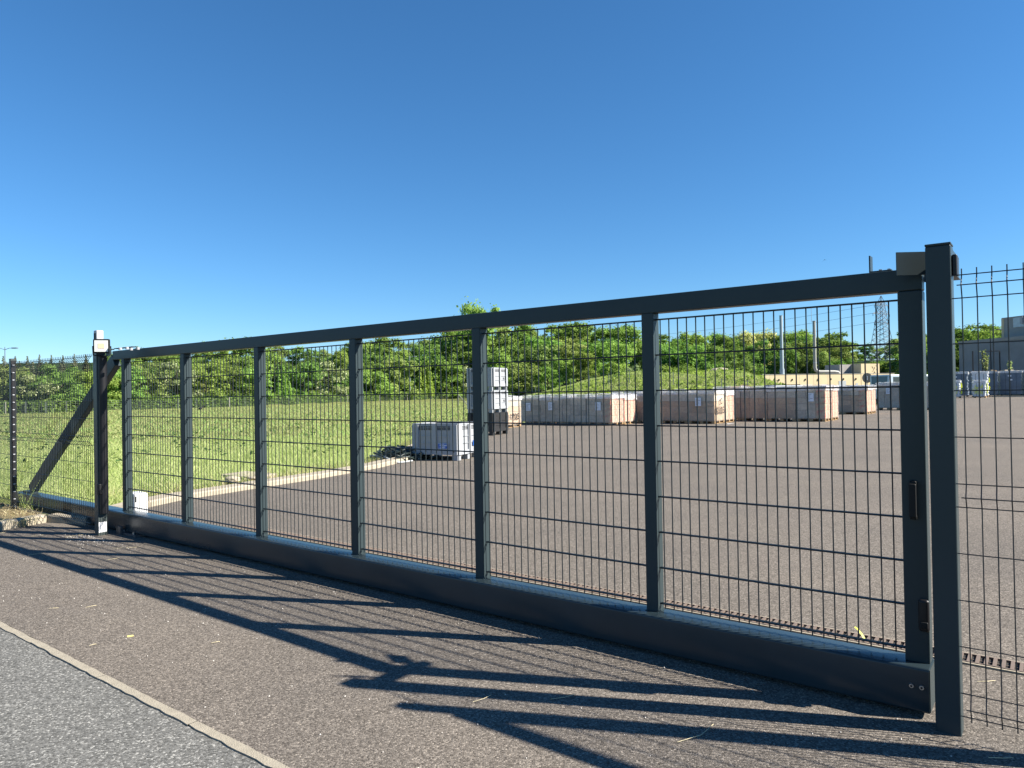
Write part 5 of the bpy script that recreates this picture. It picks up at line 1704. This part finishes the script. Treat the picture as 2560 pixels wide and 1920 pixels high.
MB().box(-0.8, 0.8, -0.5, 0.5, 0, 2.05).build('case', M_CARW, cbn, bevel=0.03)
MB().box(0.05, 0.65, -0.515, -0.501, 1.1, 1.75).build('panel', mat('green_panel', (0.02, 0.10, 0.09), 0.4), cbn)

# ------------------------------------------------------------------ birds
M_BIRD = mat('black_feathers', (0.008, 0.008, 0.009), 0.6)
bd = thing('bird', 'small black bird standing in the field', 'bird', (-29.1, 66.3, 0.18), 0.3)
bbm = MB()
bbm.tube([(-0.19, 0, 0.17), (-0.11, 0, 0.20), (0.0, 0, 0.24), (0.10, 0, 0.30), (0.16, 0, 0.35)], [0.045, 0.10, 0.13, 0.10, 0.05], 9)
bbm.tube([(0.13, 0, 0.34), (0.18, 0, 0.42), (0.22, 0, 0.47)], [0.07, 0.062, 0.03], 9)
bbm.build('body', M_BIRD, bd, smooth=True)
MB().beam((-0.15, 0, 0.17), (-0.46, 0, 0.10), 0.09, 0.025).build('tail', M_BIRD, bd)
MB().tube([(0.20, 0, 0.455), (0.31, 0, 0.44)], [0.022, 0.004], 5).build('beak', M_BLKPL, bd)
for sg in (-1, 1):
    MB().tube([(0.02, sg * 0.05, 0.15), (0.03, sg * 0.05, -0.12)], 0.012, 4).build('leg', M_BLKPL, bd)
fb_ = thing('bird', 'tiny bird gliding in the sky left of the gate post', 'bird', ((2068 - 1280) / 1776.0 * 95, 95, EYE + (977.2 - 13.2 - 649) / 1776.0 * 95), 0.2)
MB().tube([(-0.03, -0.12, 0), (0, 0, 0.01), (0.02, 0.10, 0)], [0.02, 0.045, 0.02], 6).build('body', M_BIRD, fb_)
MB().add([(-0.02, -0.05, 0.0), (-0.02, 0.06, 0.0), (-0.20, 0.02, -0.10), (-0.36, -0.03, -0.26), (-0.17, -0.05, -0.07)], [(0, 1, 2, 4), (4, 2, 3)]).build('wing', M_BIRD, fb_)
MB().add([(0.02, -0.05, 0.0), (0.02, 0.06, 0.0), (0.14, 0.02, 0.01), (0.24, -0.03, -0.04), (0.12, -0.05, 0.01)], [(0, 4, 2, 1), (4, 3, 2)]).build('wing', M_BIRD, fb_)

# ------------------------------------------------------------------ trees that still share a label are told apart from left to right
from collections import defaultdict
same = defaultdict(list)
for o in COL.objects:
    if o.parent is None and o.get('group') and o.get('label') and o.get('category') in ('tree', 'bush', 'shrub', 'pine'):
        same[o['label']].append(o)
NTH = ['leftmost', 'second from left', 'third from left', 'fourth from left', 'fifth from left', 'sixth from left', 'seventh from left', 'eighth from left', 'ninth from left', 'tenth from left', 'eleventh from left', 'twelfth from left', 'thirteenth from left', 'fourteenth from left', 'fifteenth from left', 'sixteenth from left', 'seventeenth from left', 'eighteenth from left']
for lab, oo in same.items():
    if len(oo) < 2: continue
    oo.sort(key=lambda o: o.location.x / o.location.y)
    for k, o in enumerate(oo):
        words = lab.replace('grey green spiky', 'spiky').replace('mid green', 'green').replace('bright yellow green upright', 'bright green')
        o['label'] = '%s, %s' % (words, NTH[min(k, len(NTH) - 1)])
